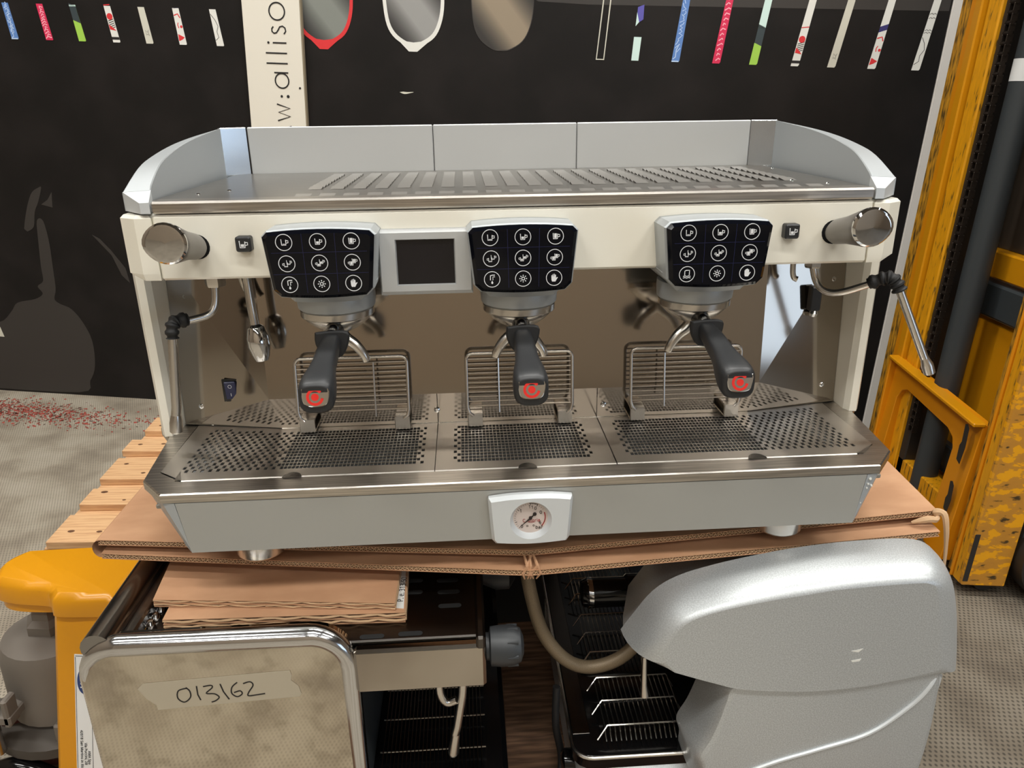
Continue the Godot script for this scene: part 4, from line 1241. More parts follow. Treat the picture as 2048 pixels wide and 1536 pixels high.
func espresso_machine() -> void:
	var t := thing("espresso_machine", "big three group espresso machine in white, silver and steel standing on the cardboard", "coffee machine", TM, Vector3.ZERO)
	var q := MB.new()
	# ---- cup gallery
	var bx := [-0.441, -0.123, 0.130, 0.443]
	for k in 3:
		q = MB.new(); q.box(Vector3((bx[k] + bx[k + 1]) / 2, 0.498, -0.239), Vector3(bx[k + 1] - bx[k] - 0.0012, 0.087, 0.008), 0.0015); part("gallery_back", q, M.gallery_grey, t)
	for s in [-1.0, 1.0]:
		q = MB.new(); q.t = FLAT
		q.prism(V2([s * 0.4425, 0.235, s * 0.479, 0.2105, s * 0.484, 0.217, s * 0.447, 0.243]), 0.455, 0.5415, 0.001)
		part("gallery_corner", q, M.strip_metal, t, "folded pale corner strip")
		# arched side: outer and inner top lines from front to back
		var zo := [0.160, 0.107, 0.06, -0.009, -0.084, -0.168, -0.234]
		var yo := [0.4755, 0.5005, 0.5125, 0.5235, 0.531, 0.537, 0.5415]
		var so := PackedVector2Array()
		for i in 7: so.append(Vector2(zo[i], yo[i]))
		so = spline2(so, 4)
		var rings := []
		for i in so.size():
			var z: float = so[i].x
			var f := clampf((0.160 - z) / 0.394, 0.0, 1.0)
			var xo := lerpf(0.4985, 0.4815, f)
			var xi := lerpf(0.4635, 0.4785, pow(f, 0.55))
			var y: float = so[i].y
			rings.append(V3([s * xo, 0.4525, z, s * xo, y - 0.0015, z, s * (xo - 0.0015), y, z, s * (xi + 0.0012), y + 0.002 * (1.0 - f), z, s * xi, y + 0.0005, z, s * xi, 0.4525, z]))
		q = MB.new()
		q.loft(rings, true, true)
		part("gallery_side", q, M.silver_paint, t, "arched silver side wall", 30.0)
		# sloped front nose of the side
		q = MB.new()
		var a := Vector3(s * 0.4985, 0.4755, 0.159); var b := Vector3(s * 0.466, 0.4655, 0.195); var c := Vector3(s * 0.4545, 0.466, 0.195); var d := Vector3(s * 0.4635, 0.4775, 0.159)
		var dn := Vector3(0, -1, 0)
		for f in [[a, b, c, d], [a, Vector3(a.x, 0.4525, a.z), Vector3(b.x, 0.4525, b.z), b], [b, Vector3(b.x, 0.4525, b.z), Vector3(c.x, 0.4525, c.z), c], [d, c, Vector3(c.x, 0.4525, c.z), Vector3(d.x, 0.4525, d.z)]]: q.quad(f[0], f[1], f[2], f[3])
		part("gallery_nose", q, M.silver_paint_light, t, "", 0.0)
	# tray, lip and louvres
	q = MB.new(); q.box(Vector3(0, 0.4585, -0.035), Vector3(0.93, 0.012, 0.40), 0.001); part("cup_tray", q, M.steel_tray, t, "polished cup tray")
	q = MB.new(); q.box(Vector3(0, 0.4595, 0.179), Vector3(0.907, 0.0145, 0.034), 0.0025); part("tray_lip", q, M.steel, t, "steel front lip")
	q = MB.new()
	for i in 23:
		var x := -0.280 + 0.0308 * i
		for j in 9:
			var z := 0.052 - 0.0262 * j
			q.quad(Vector3(x - 0.009, 0.4648, z + 0.010), Vector3(x + 0.009, 0.4648, z + 0.010), Vector3(x + 0.009, 0.4672, z - 0.011), Vector3(x - 0.009, 0.4672, z - 0.011))
			q.quad(Vector3(x - 0.009, 0.4672, z - 0.011), Vector3(x + 0.009, 0.4672, z - 0.011), Vector3(x + 0.009, 0.4646, z - 0.0118), Vector3(x - 0.009, 0.4646, z - 0.0118))
		q.quad(Vector3(x - 0.010, 0.4648, 0.150), Vector3(x + 0.010, 0.4648, 0.150), Vector3(x + 0.010, 0.4668, 0.134), Vector3(x - 0.010, 0.4668, 0.134))
	part("louvres", q, M.louvre_white, t, "rows of pressed louvres", 0.0, "stuff")
	for p in [[-0.43, 0.09], [-0.40, 0.05], [0.40, 0.06], [0.43, 0.11], [0.455, -0.15]]:
		q = MB.new(); q.lathe([Vector2(0.0035, 0), Vector2(0.0025, 0.0012), Vector2(0, 0.0016)], 10, Transform3D(Basis(), Vector3(p[0], 0.4645, p[1]))); part("tray_screw", q, M.chrome, t)
	# ---- white front
	q = MB.new(); q.box(Vector3(0, 0.410, 0.183), Vector3(0.9115, 0.081, 0.02), 0.003); part("front_panel", q, M.white_enamel, t, "long cream white front panel")
	for s in [-1.0, 1.0]:
		q = MB.new(); q.t = FLAT
		var cap := V2([s * 0.4565, -0.193, s * 0.477, -0.193, s * 0.499, -0.178, s * 0.499, -0.10, s * 0.4565, -0.10])
		q.prism(cap, 0.378, 0.4505, 0.004)
		q.prism(V2([s * 0.4565, -0.193, s * 0.477, -0.193, s * 0.497, -0.177, s * 0.490, -0.11, s * 0.4565, -0.11]), 0.3780, 0.3781)
		# chamfered underside
		var u := V3([s * 0.4565, 0.378, 0.193, s * 0.477, 0.378, 0.193, s * 0.499, 0.378, 0.178, s * 0.499, 0.378, 0.10, s * 0.4565, 0.378, 0.10])
		var l := V3([s * 0.4565, 0.3695, 0.192, s * 0.476, 0.3695, 0.191, s * 0.488, 0.3705, 0.178, s * 0.488, 0.3705, 0.10, s * 0.4565, 0.3695, 0.10])
		q.t = Transform3D()
		q.loft([l, u] if s < 0 else [l, u], true, false)
		part("end_cap", q, M.white_enamel, t, "white end cap", 20.0)
		q = MB.new(); q.t = FLAT
		q.prism(PackedVector2Array(Array(V2([s * 0.514, 0.23, s * 0.514, -0.085, s * 0.519, -0.096, s * 0.529, -0.098, s * 0.536, -0.088, s * 0.536, 0.23]))), 0.1147, 0.372)
		part("side_post", q, M.white_enamel, t, "white upright side panel", 20.0)
	q = MB.new(); q.box(Vector3(0, 0.409, -0.032), Vector3(0.97, 0.08, 0.40), 0.004); part("housing", q, M.dark_grey, t, "boiler housing behind the front")
	q = MB.new(); q.box(Vector3(0, 0.25, -0.12), Vector3(1.02, 0.27, 0.22), 0.004); part("back_body", q, M.dark_grey, t)
	# ---- polished backsplash: leans back above its steep foot
	var zt := 0.0585
	var zc := 0.0848
	q = MB.new()
	q.quad(Vector3(-0.374, 0.1635, zc), Vector3(0.374, 0.1635, zc), Vector3(0.379, 0.372, zt), Vector3(-0.379, 0.372, zt))
	part("backsplash", q, M.mirror_steel, t, "polished steel backsplash", 0.0)
	for s in [-1.0, 1.0]:
		q = MB.new()
		q.quad(Vector3(s * 0.374, 0.1635, zc), Vector3(s * 0.5135, 0.118, 0.0535), Vector3(s * 0.5135, 0.372, 0.03), Vector3(s * 0.379, 0.372, zt))
		part("splash_wing", q, M.mirror_steel, t, "angled end of the backsplash", 0.0)
	q = MB.new()
	for p in [[-0.374, -0.1245], [-0.1235, 0.1205], [0.1215, 0.374]]:
		var b0: float = -0.36 if p[0] < -0.2 else p[0]
		var b1: float = 0.36 if p[1] > 0.2 else p[1]
		q.quad(Vector3(b0, 0.1165, 0.085), Vector3(b1, 0.1165, 0.085), Vector3(p[1], 0.1635, zc), Vector3(p[0], 0.1635, zc))
		q.quad(Vector3(b0, 0.1145, 0.087), Vector3(b1, 0.1145, 0.087), Vector3(b1, 0.1165, 0.085), Vector3(b0, 0.1165, 0.085))
	for s in [-1.0, 1.0]:
		q.quad(Vector3(s * 0.36, 0.1165, 0.085), Vector3(s * 0.5135, 0.1165, 0.056), Vector3(s * 0.5135, 0.118, 0.0535), Vector3(s * 0.374, 0.1635, zc))
	part("splash_foot", q, M.mirror_steel, t, "steep foot of the backsplash", 0.0)
	for p in [[-0.487, 0.313, 0.0395], [-0.484, 0.146, 0.0575], [-0.125, 0.1375, 0.0852], [0.131, 0.1365, 0.0852], [0.488, 0.146, 0.0572], [0.493, 0.313, 0.039]]:
		q = MB.new(); q.t = frame(Vector3(p[0], p[1], p[2]), Vector3(0, 0.1, 1))
		q.lathe([Vector2(0.0046, 0), Vector2(0.004, 0.0018), Vector2(0.0022, 0.0026), Vector2(0.002, 0.0012), Vector2(0, 0.0012)], 12)
		part("screw", q, M.chrome, t)
	# power switch
	q = MB.new(); q.t = Transform3D(Basis(), Vector3(-0.4325, 0.1745, 0.068)); q.prism(rrect(-0.012, -0.018, 0.012, 0.018, 0.001), 0, 0.002, 0.0005); var sw := part("power_switch", q, M.black_gloss, t, "dark rocker switch marked O and I")
	q = MB.new(); q.t = Transform3D(Basis(Vector3(1, 0, 0), 0.12), Vector3(-0.4325, 0.1745, 0.0704)); q.box(Vector3.ZERO, Vector3(0.017, 0.029, 0.003), 0.001); part("rocker", q, M.panel_blue, sw)
	q = MB.new(); q.t = Transform3D(Basis(Vector3(1, 0, 0), 0.12), Vector3(-0.4325, 0.1745, 0.0722)); q.ribbon(circle(Vector2(0, 0.007), 0.0026, 12), 0.0006, 0, 0.0002, true); q.ribbon([Vector2(0, -0.009), Vector2(0, -0.004)], 0.0007, 0, 0.0002); part("switch_mark", q, M.icon_white, sw, "", 0.0)
	# ---- drip tray frame and grates
	q = MB.new()
	var op := V3([-0.4697, 0.1145, 0.28, -0.506, 0.1145, 0.238, -0.522, 0.1145, 0.10, -0.548, 0.1145, 0.06, -0.548, 0.1145, 0.0, 0.548, 0.1145, 0.0, 0.548, 0.1145, 0.06, 0.522, 0.1145, 0.10, 0.506, 0.1145, 0.238, 0.4697, 0.1145, 0.28])
	var ip := V3([-0.4565, 0.1145, 0.2475, -0.492, 0.1145, 0.219, -0.4936, 0.1145, 0.10, -0.4936, 0.1145, 0.06, -0.4936, 0.1145, 0.05, 0.4936, 0.1145, 0.05, 0.4936, 0.1145, 0.06, 0.4936, 0.1145, 0.10, 0.492, 0.1145, 0.219, 0.4565, 0.1145, 0.2475])
	for i in 10:
		var j := (i + 1) % 10
		q.quad(op[j], op[i], ip[i], ip[j])
		var b := Vector3(0, -0.0015, 0)
		var ex := Vector3(1.002, 1, 1.006)
		q.quad(op[i], op[j], op[j] * ex + b, op[i] * ex + b)
		q.quad(op[i] * ex + b, op[j] * ex + b, op[j] * ex + Vector3(0, -0.0125, 0), op[i] * ex + Vector3(0, -0.0125, 0))
		q.quad(ip[j], ip[i], ip[i] + Vector3(0, -0.03, 0), ip[j] + Vector3(0, -0.03, 0))
	part("drip_frame", q, M.steel, t, "steel drip tray frame", 20.0)
	q = MB.new(); q.box(Vector3(0, 0.083, 0.13), Vector3(0.98, 0.006, 0.25), 0.001); part("drip_basin", q, M.basin_steel, t)
	grate(t, -0.4916, -0.1248, -0.4655, 62, [0, 25, 60], true, false)
	grate(t, -0.1238, 0.1207, -0.0998, 37, [2, 2, 35], false, false)
	grate(t, 0.1222, 0.4916, 0.1400, 62, [0, 2, 37], false, true)
	for x in [-0.312, 0.0, 0.315]:
		q = MB.new(); q.t = FLAT
		var hp := PackedVector2Array()
		for k in 13: hp.append(Vector2(x + 0.0125 * cos(PI * k / 12), -0.2495 + 0.014 * sin(PI * k / 12)))
		q.prism(hp, 0.1150, 0.1162); part("finger_notch", q, M.dark_steel, t, "half round finger notch", 0.0)
	# ---- base
	q = MB.new()
	q.loft([V3([-0.4422, 0.03, 0.285, 0.4422, 0.03, 0.285, 0.4422, 0.03, 0.26, -0.4422, 0.03, 0.26]), V3([-0.4535, 0.101, 0.282, 0.4535, 0.101, 0.282, 0.4535, 0.101, 0.26, -0.4535, 0.101, 0.26])])
	part("base_panel", q, M.base_grey, t, "long grey base panel", 0.0)
	for s in [-1.0, 1.0]:
		q = MB.new()
		q.loft([V3([s * 0.4432, 0.031, 0.284, s * 0.452, 0.036, 0.276, s * 0.462, 0.045, 0.22, s * 0.443, 0.031, 0.22]), V3([s * 0.4433, 0.036, 0.2845, s * 0.455, 0.044, 0.275, s * 0.468, 0.05, 0.22, s * 0.4435, 0.036, 0.22]), V3([s * 0.4545, 0.101, 0.2815, s * 0.470, 0.101, 0.279, s * 0.505, 0.101, 0.237, s * 0.4545, 0.101, 0.20])])
		part("base_corner", q, M.silver_paint, t, "tapered silver base corner", 20.0)
		q = MB.new()
		q.loft([V3([s * 0.44, 0.036, 0.22, s * 0.462, 0.045, 0.22, s * 0.48, 0.045, -0.2, s * 0.44, 0.036, -0.2]), V3([s * 0.44, 0.101, 0.22, s * 0.505, 0.101, 0.22, s * 0.54, 0.101, -0.2, s * 0.44, 0.101, -0.2])])
		part("base_side", q, M.silver_paint, t, "", 0.0)
	q = MB.new(); q.box(Vector3(0, 0.065, 0.02), Vector3(0.88, 0.06, 0.46), 0.004); part("base_body", q, M.dark_grey, t)
	q = MB.new()
	for p in [[0.4575, 0.093, 2.4], [0.456, 0.086, 1.6], [0.461, 0.083, 1.8], [0.455, 0.08, 1.4], [0.4495, 0.058, 1.2]]:
		q.prism(V2([p[0], p[1], p[0] + 0.0012 * p[2], p[1] + 0.0008, p[0] + 0.001 * p[2], p[1] + 0.0014 * p[2], p[0] - 0.0005, p[1] + 0.002]), 0.279, 0.2832)
	part("paint_chip", q, M.p_white, t, "chipped paint", 0.0)
	for x in [-0.368, 0.360]:
		for z in [0.235, -0.15]:
			q = MB.new(); q.lathe([Vector2(0, 0.0), Vector2(0.031, 0.0), Vector2(0.033, 0.003), Vector2(0.033, 0.031), Vector2(0, 0.031)], 24, Transform3D(Basis(), Vector3(x, 0, z))); part("foot", q, M.satin_chrome, t, "round steel foot")
	gauge(t)
	display_unit(t)
	for k in 3: group_head(t, GX[k], k)
	# small push buttons
	for s in [-1.0, 1.0]:
		var c := Vector3(s * 0.3465, 0.4145, 0.193)
		q = MB.new(); q.t = Transform3D(Basis(), c); q.prism(rrect(-0.0095, -0.0095, 0.0095, 0.0095, 0.003), 0.0, 0.012, 0.0018); var pb := part("push_button", q, M.black_plastic, t, "small black cup button")
		q = MB.new(); q.t = Transform3D(Basis(), c + Vector3(0.0, 0, 0.0121)); cup_icon(q, Vector2.ZERO, 0.0066, 0.5); part("button_icon", q, M.icon_white, pb, "", 0.0)
	# steam knobs
	for s in [-1.0, 1.0]:
		var c := Vector3(s * 0.406, 0.411, 0.193)
		q = MB.new(); q.t = FLAT.affine_inverse() * Transform3D(); q.t = Transform3D(Basis(), c); q.prism(PackedVector2Array(circle(Vector2.ZERO, 0.0155, 20)), 0.0, 0.0006); part("knob_recess", q, M.black_hole, t)
		q = MB.new()
		var rings := []
		for p in [[0.002, 0.0125, 0.0], [0.012, 0.0165, 0.0], [0.035, 0.0175, 0.0005], [0.055, 0.0205, 0.001], [0.07, 0.0228, 0.0015], [0.074, 0.0236, 0.0016], [0.078, 0.0236, 0.0016]]:
			rings.append(knob_ring(c + Vector3(s * 0.006 * p[0] / 0.08, 0.018 * p[0] / 0.08, p[0]), p[1], s))
		q.loft(rings)
		var kn := part("steam_knob", q, M.knob_body, t, "teardrop metal steam knob")
		q = MB.new(); rings = []
		for p in [[0.078, 0.0236], [0.0815, 0.0238], [0.084, 0.0215], [0.0843, 0.019], [0.0846, 0.0]]:
			rings.append(knob_ring(c + Vector3(s * 0.006, 0.018, p[0]), maxf(p[1], 0.0001), s))
		q.loft(rings, false, true)
		part("knob_face", q, M.chrome, kn, "chrome knob face")
	wands(t)
	# cup racks
	rack(t, -0.327, -0.165)
	rack(t, -0.078, 0.079)
	rack(t, 0.168, 0.335)

func knob_ring(c: Vector3, r: float, s: float) -> PackedVector3Array:
	var o := PackedVector3Array()
	for k in 28:
		var a := TAU * k / 28
		var x := cos(a)
		# pointed towards the outer side
		var f := 1.0 + 0.12 * pow(maxf(0.0, x * s), 3.0)
		o.append(c + Vector3(x * r * f, sin(a) * r, 0))
	return o

func grate(t: Node3D, x0: float, x1: float, gx: float, nx: int, zones: Array, left: bool, right: bool) -> void:
	# plate with real holes: columns 5.25 mm apart, rows 9.8 mm; sparse outside zones[1]..zones[2]
	var px := 0.00525
	var pz := 0.00965
	var nz := 16
	var z1 := 0.2242          # front edge of the hole field
	var y := 0.1155
	var th := 0.0016
	var q := MB.new()
	var gx1 := gx + nx * px
	var zb := z1 - nz * pz
	var top := func(xa: float, xb: float, za: float, zc: float) -> void:
		q.quad(Vector3(xa, y, zc), Vector3(xb, y, zc), Vector3(xb, y, za), Vector3(xa, y, za))
	for j in nz:
		var za := zb + j * pz
		var run := -1
		for i in nx + 1:
			var hole := false
			if i < nx:
				var xc := gx + (i + 0.5) * px
				var back := 0.0965
				if absf(xc) > 0.355: back = lerpf(0.0965, 0.0745, (absf(xc) - 0.355) / 0.115)
				hole = za + 0.002 > back
				if i < zones[1] or i >= zones[2]: hole = hole and (i + j) % 2 == 0
				if nx == 37 and i == 1 and j % 2 == 0: hole = false
			if not hole and i < nx:
				if run < 0: run = i
				continue
			if run >= 0:
				top.call(gx + run * px, gx + i * px, za, za + pz)
				run = -1
			if i < nx:
				var a := gx + i * px
				var b := a + px
				var h0 := a + px * 0.09; var h1 := b - px * 0.09
				var w0 := za + pz * 0.09; var w1 := za + pz * 0.91
				top.call(a, b, za, w0); top.call(a, b, w1, za + pz); top.call(a, h0, w0, w1); top.call(h1, b, w0, w1)
				var dn := Vector3(0, -th, 0)
				for e in [[Vector3(h0, y, w0), Vector3(h1, y, w0)], [Vector3(h1, y, w0), Vector3(h1, y, w1)], [Vector3(h1, y, w1), Vector3(h0, y, w1)], [Vector3(h0, y, w1), Vector3(h0, y, w0)]]:
					q.quad(e[0], e[1], e[1] + dn, e[0] + dn)
	var zf := 0.2455
	# margins
	top.call(gx, gx1, 0.05, zb) if zb > 0.05 else null
	top.call(gx, gx1, z1, zf)
	var ln: Array = [Vector3(x0, y, 0.05), Vector3(gx, y, 0.05), Vector3(gx, y, zf), Vector3(x0, y, zf)]
	if left:
		for e in [[Vector3(x0, y, 0.218), Vector3(gx, y, 0.218), Vector3(gx, y, 0.05), Vector3(x0, y, 0.05)], [Vector3(-0.4555, y, zf), Vector3(gx, y, zf), Vector3(gx, y, 0.218), Vector3(x0, y, 0.218)]]: q.quad(e[0], e[1], e[2], e[3])
		q.tri(Vector3(-0.4555, y, zf), Vector3(gx, y, zf), Vector3(gx, y, 0.218))
	else: top.call(x0, gx, 0.05, zf)
	if right:
		for e in [[Vector3(gx1, y, 0.218), Vector3(x1, y, 0.218), Vector3(x1, y, 0.05), Vector3(gx1, y, 0.05)], [Vector3(gx1, y, zf), Vector3(0.4555, y, zf), Vector3(x1, y, 0.218), Vector3(gx1, y, 0.218)]]: q.quad(e[0], e[1], e[2], e[3])
	else: top.call(gx1, x1, 0.05, zf)
	# rolled front edge and the sides
	var fx0 := -0.4555 if left else x0
	var fx1 := 0.4555 if right else x1
	q.quad(Vector3(fx0, y - 0.0016, zf + 0.0022), Vector3(fx1, y - 0.0016, zf + 0.0022), Vector3(fx1, y, zf), Vector3(fx0, y, zf))
	q.quad(Vector3(fx0, y - 0.012, zf + 0.0024), Vector3(fx1, y - 0.012, zf + 0.0024), Vector3(fx1, y - 0.0016, zf + 0.0022), Vector3(fx0, y - 0.0016, zf + 0.0022))
	for x in [x0, x1]: q.quad(Vector3(x, y - 0.01, 0.05), Vector3(x, y - 0.01, 0.218), Vector3(x, y, 0.218), Vector3(x, y, 0.05))
	part("drip_grate", q, M.grate_steel, t, "perforated steel drip grate", 0.0)

func gauge(t: Node3D) -> void:
	var q := MB.new()
	var poly := spline2(V2([-0.0545, 0.0945, -0.028, 0.0975, 0.0, 0.0982, 0.028, 0.0975, 0.0545, 0.0945]), 4)
	poly.append_array(V2([0.0555, 0.091, 0.0535, 0.06, 0.0515, 0.033, 0.0475, 0.0265]))
	poly.append_array(spline2(V2([0.025, 0.0245, 0.0, 0.0235, -0.025, 0.0245, -0.0465, 0.0265]), 4))
	poly.append_array(V2([-0.0515, 0.033, -0.0535, 0.06, -0.0555, 0.091]))
	# plate with a round opening: outline ring, then strips from the outline to the circle
	if Geometry2D.is_polygon_clockwise(poly): poly.reverse()
	var inn := MB.inset(poly, 0.004)
	var n := poly.size()
	var c := Vector2(0, 0.0615)
	for i in n:
		var j := (i + 1) % n
		q.quad(Vector3(poly[i].x, poly[i].y, 0.284), Vector3(poly[j].x, poly[j].y, 0.284), Vector3(poly[j].x, poly[j].y, 0.290), Vector3(poly[i].x, poly[i].y, 0.290))
		q.quad(Vector3(poly[i].x, poly[i].y, 0.290), Vector3(poly[j].x, poly[j].y, 0.290), Vector3(inn[j].x, inn[j].y, 0.296), Vector3(inn[i].x, inn[i].y, 0.296))
	var m := 48
	var hole := PackedVector2Array()
	for k in m: hole.append(c + Vector2(cos(TAU * k / m), sin(TAU * k / m)) * 0.0275)
	# bridge the inset outline and the circle by angle
	var ang := []
	for p in inn: ang.append([fposmod((p - c).angle(), TAU), p, true])
	for p in hole: ang.append([fposmod((p - c).angle() + 0.0001, TAU), p, false])
	ang.sort_custom(func(a, b): return a[0] < b[0])
	var lo: Vector2 = inn[0]; var lh: Vector2 = hole[0]
	for e in ang:
		if e[2]: lo = e[1]
		else: lh = e[1]
	for e in ang:
		var p: Vector2 = e[1]
		q.tri(Vector3(lo.x, lo.y, 0.296), Vector3(p.x, p.y, 0.296), Vector3(lh.x, lh.y, 0.296)) if e[2] else q.tri(Vector3(lo.x, lo.y, 0.296), Vector3(p.x, p.y, 0.296), Vector3(lh.x, lh.y, 0.296))
		if e[2]: lo = p
		else: lh = p
	# funnel down to the dial
	for i in m:
		var j := (i + 1) % m
		var a := c + (hole[i] - c) * 0.0228 / 0.0275
		var b := c + (hole[j] - c) * 0.0228 / 0.0275
		q.quad(Vector3(hole[i].x, hole[i].y, 0.296), Vector3(hole[j].x, hole[j].y, 0.296), Vector3(b.x, b.y, 0.287), Vector3(a.x, a.y, 0.287))
	var o := part("gauge_plate", q, M.silver_paint_light, t, "pale plate round the pressure gauge", 25.0)
	q = MB.new(); q.t = Transform3D(Basis(), Vector3(c.x, c.y, 0.2868)); q.prism(PackedVector2Array(circle(Vector2.ZERO, 0.0232, 36)), -0.002, 0.0004); part("dial", q, M.dial_white, o, "pressure dial", 0.0)
	q = MB.new(); q.t = Transform3D(Basis(), Vector3(c.x, c.y, 0.2873))
	var pol := func(deg: float, r: float) -> Vector2: return Vector2(sin(deg_to_rad(deg)), cos(deg_to_rad(deg))) * r   # clockwise from the top
	for k in 31:
		var d := -135.0 + 9.0 * k
		var long := k in [3, 9, 15, 18, 23, 30]
		if d < 92 and d > -140 and not (d > 60): q.ribbon([pol.call(d, 0.0185 if long else 0.0195), pol.call(d, 0.0214)], 0.0007 if long else 0.0003, 0, 0.0002)
	q.ribbon([pol.call(130, 0.0178), pol.call(130, 0.0208)], 0.0007, 0, 0.0002)
	var arc := []
	for k in 9: arc.append(pol.call(-4 + 32.0 * k / 8, 0.0213))
	q.ribbon(arc, 0.0007, 0, 0.0002)
	q.ribbon(circle(Vector2(-0.0042, -0.0125), 0.0011, 10), 0.0006, 0, 0.0002, true)
	q.ribbon(circle(Vector2(0.0042, -0.0122), 0.0011, 10), 0.0006, 0, 0.0002, true)
	part("dial_mark", q, M.dial_black, o, "", 0.0)
	q = MB.new(); q.t = Transform3D(Basis(), Vector3(c.x, c.y, 0.2873))
	arc = []
	for k in 13: arc.append(pol.call(68 + 62.0 * k / 12, 0.0196))
	q.ribbon(arc, 0.0014, 0, 0.0002)
	q.ribbon([Vector2(-0.004, -0.0062), Vector2(0.001, -0.0077), Vector2(0.006, -0.0066)], 0.0005, 0, 0.0002)
	part("dial_arc", q, M.dial_red, o, "red danger arc", 0.0)
	for d in [["1", -4, 0.0162], ["1", 9, 0.0155], ["0", 26, 0.0152], ["1", -50, 0.0165], ["0", 62, 0.0155], ["6", 122, 0.0150], ["bar", 143, 0.0188], ["0", -138, 0.017]]:
		var p: Vector2 = pol.call(d[1], d[2])
		print_text("dial_print", d[0], 0.0042 if str(d[0]).length() == 1 else 0.0022, M.dial_black, o, Transform3D(Basis(), Vector3(c.x + p.x, c.y + p.y, 0.2875)))
	print_text("dial_print", "C  storia", 0.0042, M.dial_red, o, Transform3D(Basis(), Vector3(c.x + 0.0012, c.y - 0.0042, 0.2875)))
	q = MB.new(); q.t = Transform3D(Basis(), Vector3(c.x, c.y, 0.2885))
	q.prism(PackedVector2Array([pol.call(-132, 0.0205), pol.call(-80, 0.0012), pol.call(20, 0.0022), pol.call(40, 0.0085), pol.call(47, 0.0088), pol.call(66, 0.0026), pol.call(170, 0.0014)]), 0, 0.0006)
	q.prism(PackedVector2Array(circle(pol.call(44, 0.0080), 0.0026, 14)), 0, 0.0006)
	q.prism(PackedVector2Array(circle(Vector2.ZERO, 0.0022, 14)), -0.001, 0.0012)
	part("needle", q, M.dial_black, o, "black needle", 0.0)

func display_unit(t: Node3D) -> void:
	var q := MB.new()
	var c := Vector2(-0.1238, 0.3868)
	q.t = Transform3D(Basis(), Vector3(c.x, c.y, 0.193))
	var w := 0.0585; var h := 0.0415; var sw := 0.0373; var sh := 0.0292
	var o4 := V2([-w, -h, w, -h, w, h, -w, h])
	var i4 := V2([-sw, -sh, sw, -sh, sw, sh, -sw, sh])
	var f4 := V2([-w + 0.002, -h + 0.005, w - 0.002, -h + 0.005, w - 0.002, h - 0.004, -w + 0.002, h - 0.004])
	for k in 4:
		var l := (k + 1) % 4
		q.quad(Vector3(o4[k].x, o4[k].y, 0), Vector3(o4[l].x, o4[l].y, 0), Vector3(o4[l].x, o4[l].y, 0.008), Vector3(o4[k].x, o4[k].y, 0.008))
		q.quad(Vector3(o4[k].x, o4[k].y, 0.008), Vector3(o4[l].x, o4[l].y, 0.008), Vector3(f4[l].x, f4[l].y, 0.012), Vector3(f4[k].x, f4[k].y, 0.012))
		q.quad(Vector3(f4[k].x, f4[k].y, 0.012), Vector3(f4[l].x, f4[l].y, 0.012), Vector3(i4[l].x, i4[l].y, 0.012), Vector3(i4[k].x, i4[k].y, 0.012))
		q.quad(Vector3(i4[k].x, i4[k].y, 0.012), Vector3(i4[l].x, i4[l].y, 0.012), Vector3(i4[l].x * 0.965, i4[l].y * 0.965, 0.008), Vector3(i4[k].x * 0.965, i4[k].y * 0.965, 0.008))
	var o := part("display_unit", q, M.gallery_grey, t, "grey framed display", 0.0)
	q = MB.new(); q.t = Transform3D(Basis(), Vector3(c.x, c.y, 0.193)); q.prism(V2([-sw * 0.966, -sh * 0.966, sw * 0.966, -sh * 0.966, sw * 0.966, sh * 0.966, -sw * 0.966, sh * 0.966]), 0.006, 0.008); part("screen", q, M.screen_black, o, "dark blank screen", 0.0)

# cup of half width r filled to a share, drawn about p
func cup_icon(q: MB, p: Vector2, r: float, fill: float, mirror := 1.0) -> void:
	var w := r * 0.17
	var f := func(x: float, y: float) -> Vector2: return p + Vector2(x * mirror, y) * r
	q.ribbon([f.call(-0.62, 0.7), f.call(-0.56, -0.58), f.call(0.34, -0.58), f.call(0.40, 0.56)] if mirror > 0 else [f.call(0.40, 0.56), f.call(0.34, -0.58), f.call(-0.56, -0.58), f.call(-0.62, 0.7)], w, 0, 0.0003)
	q.ribbon([f.call(0.46, 0.36), f.call(0.86, 0.36), f.call(0.86, -0.08), f.call(0.46, -0.16)], w * 0.9, 0, 0.0003)
	if fill > 0.0:
		var y := -0.44 + 1.0 * fill
		q.prism(PackedVector2Array([f.call(-0.38, -0.42), f.call(0.18, -0.42), f.call(0.2, y), f.call(-0.38, y)]), 0, 0.0003)

var icons := {}

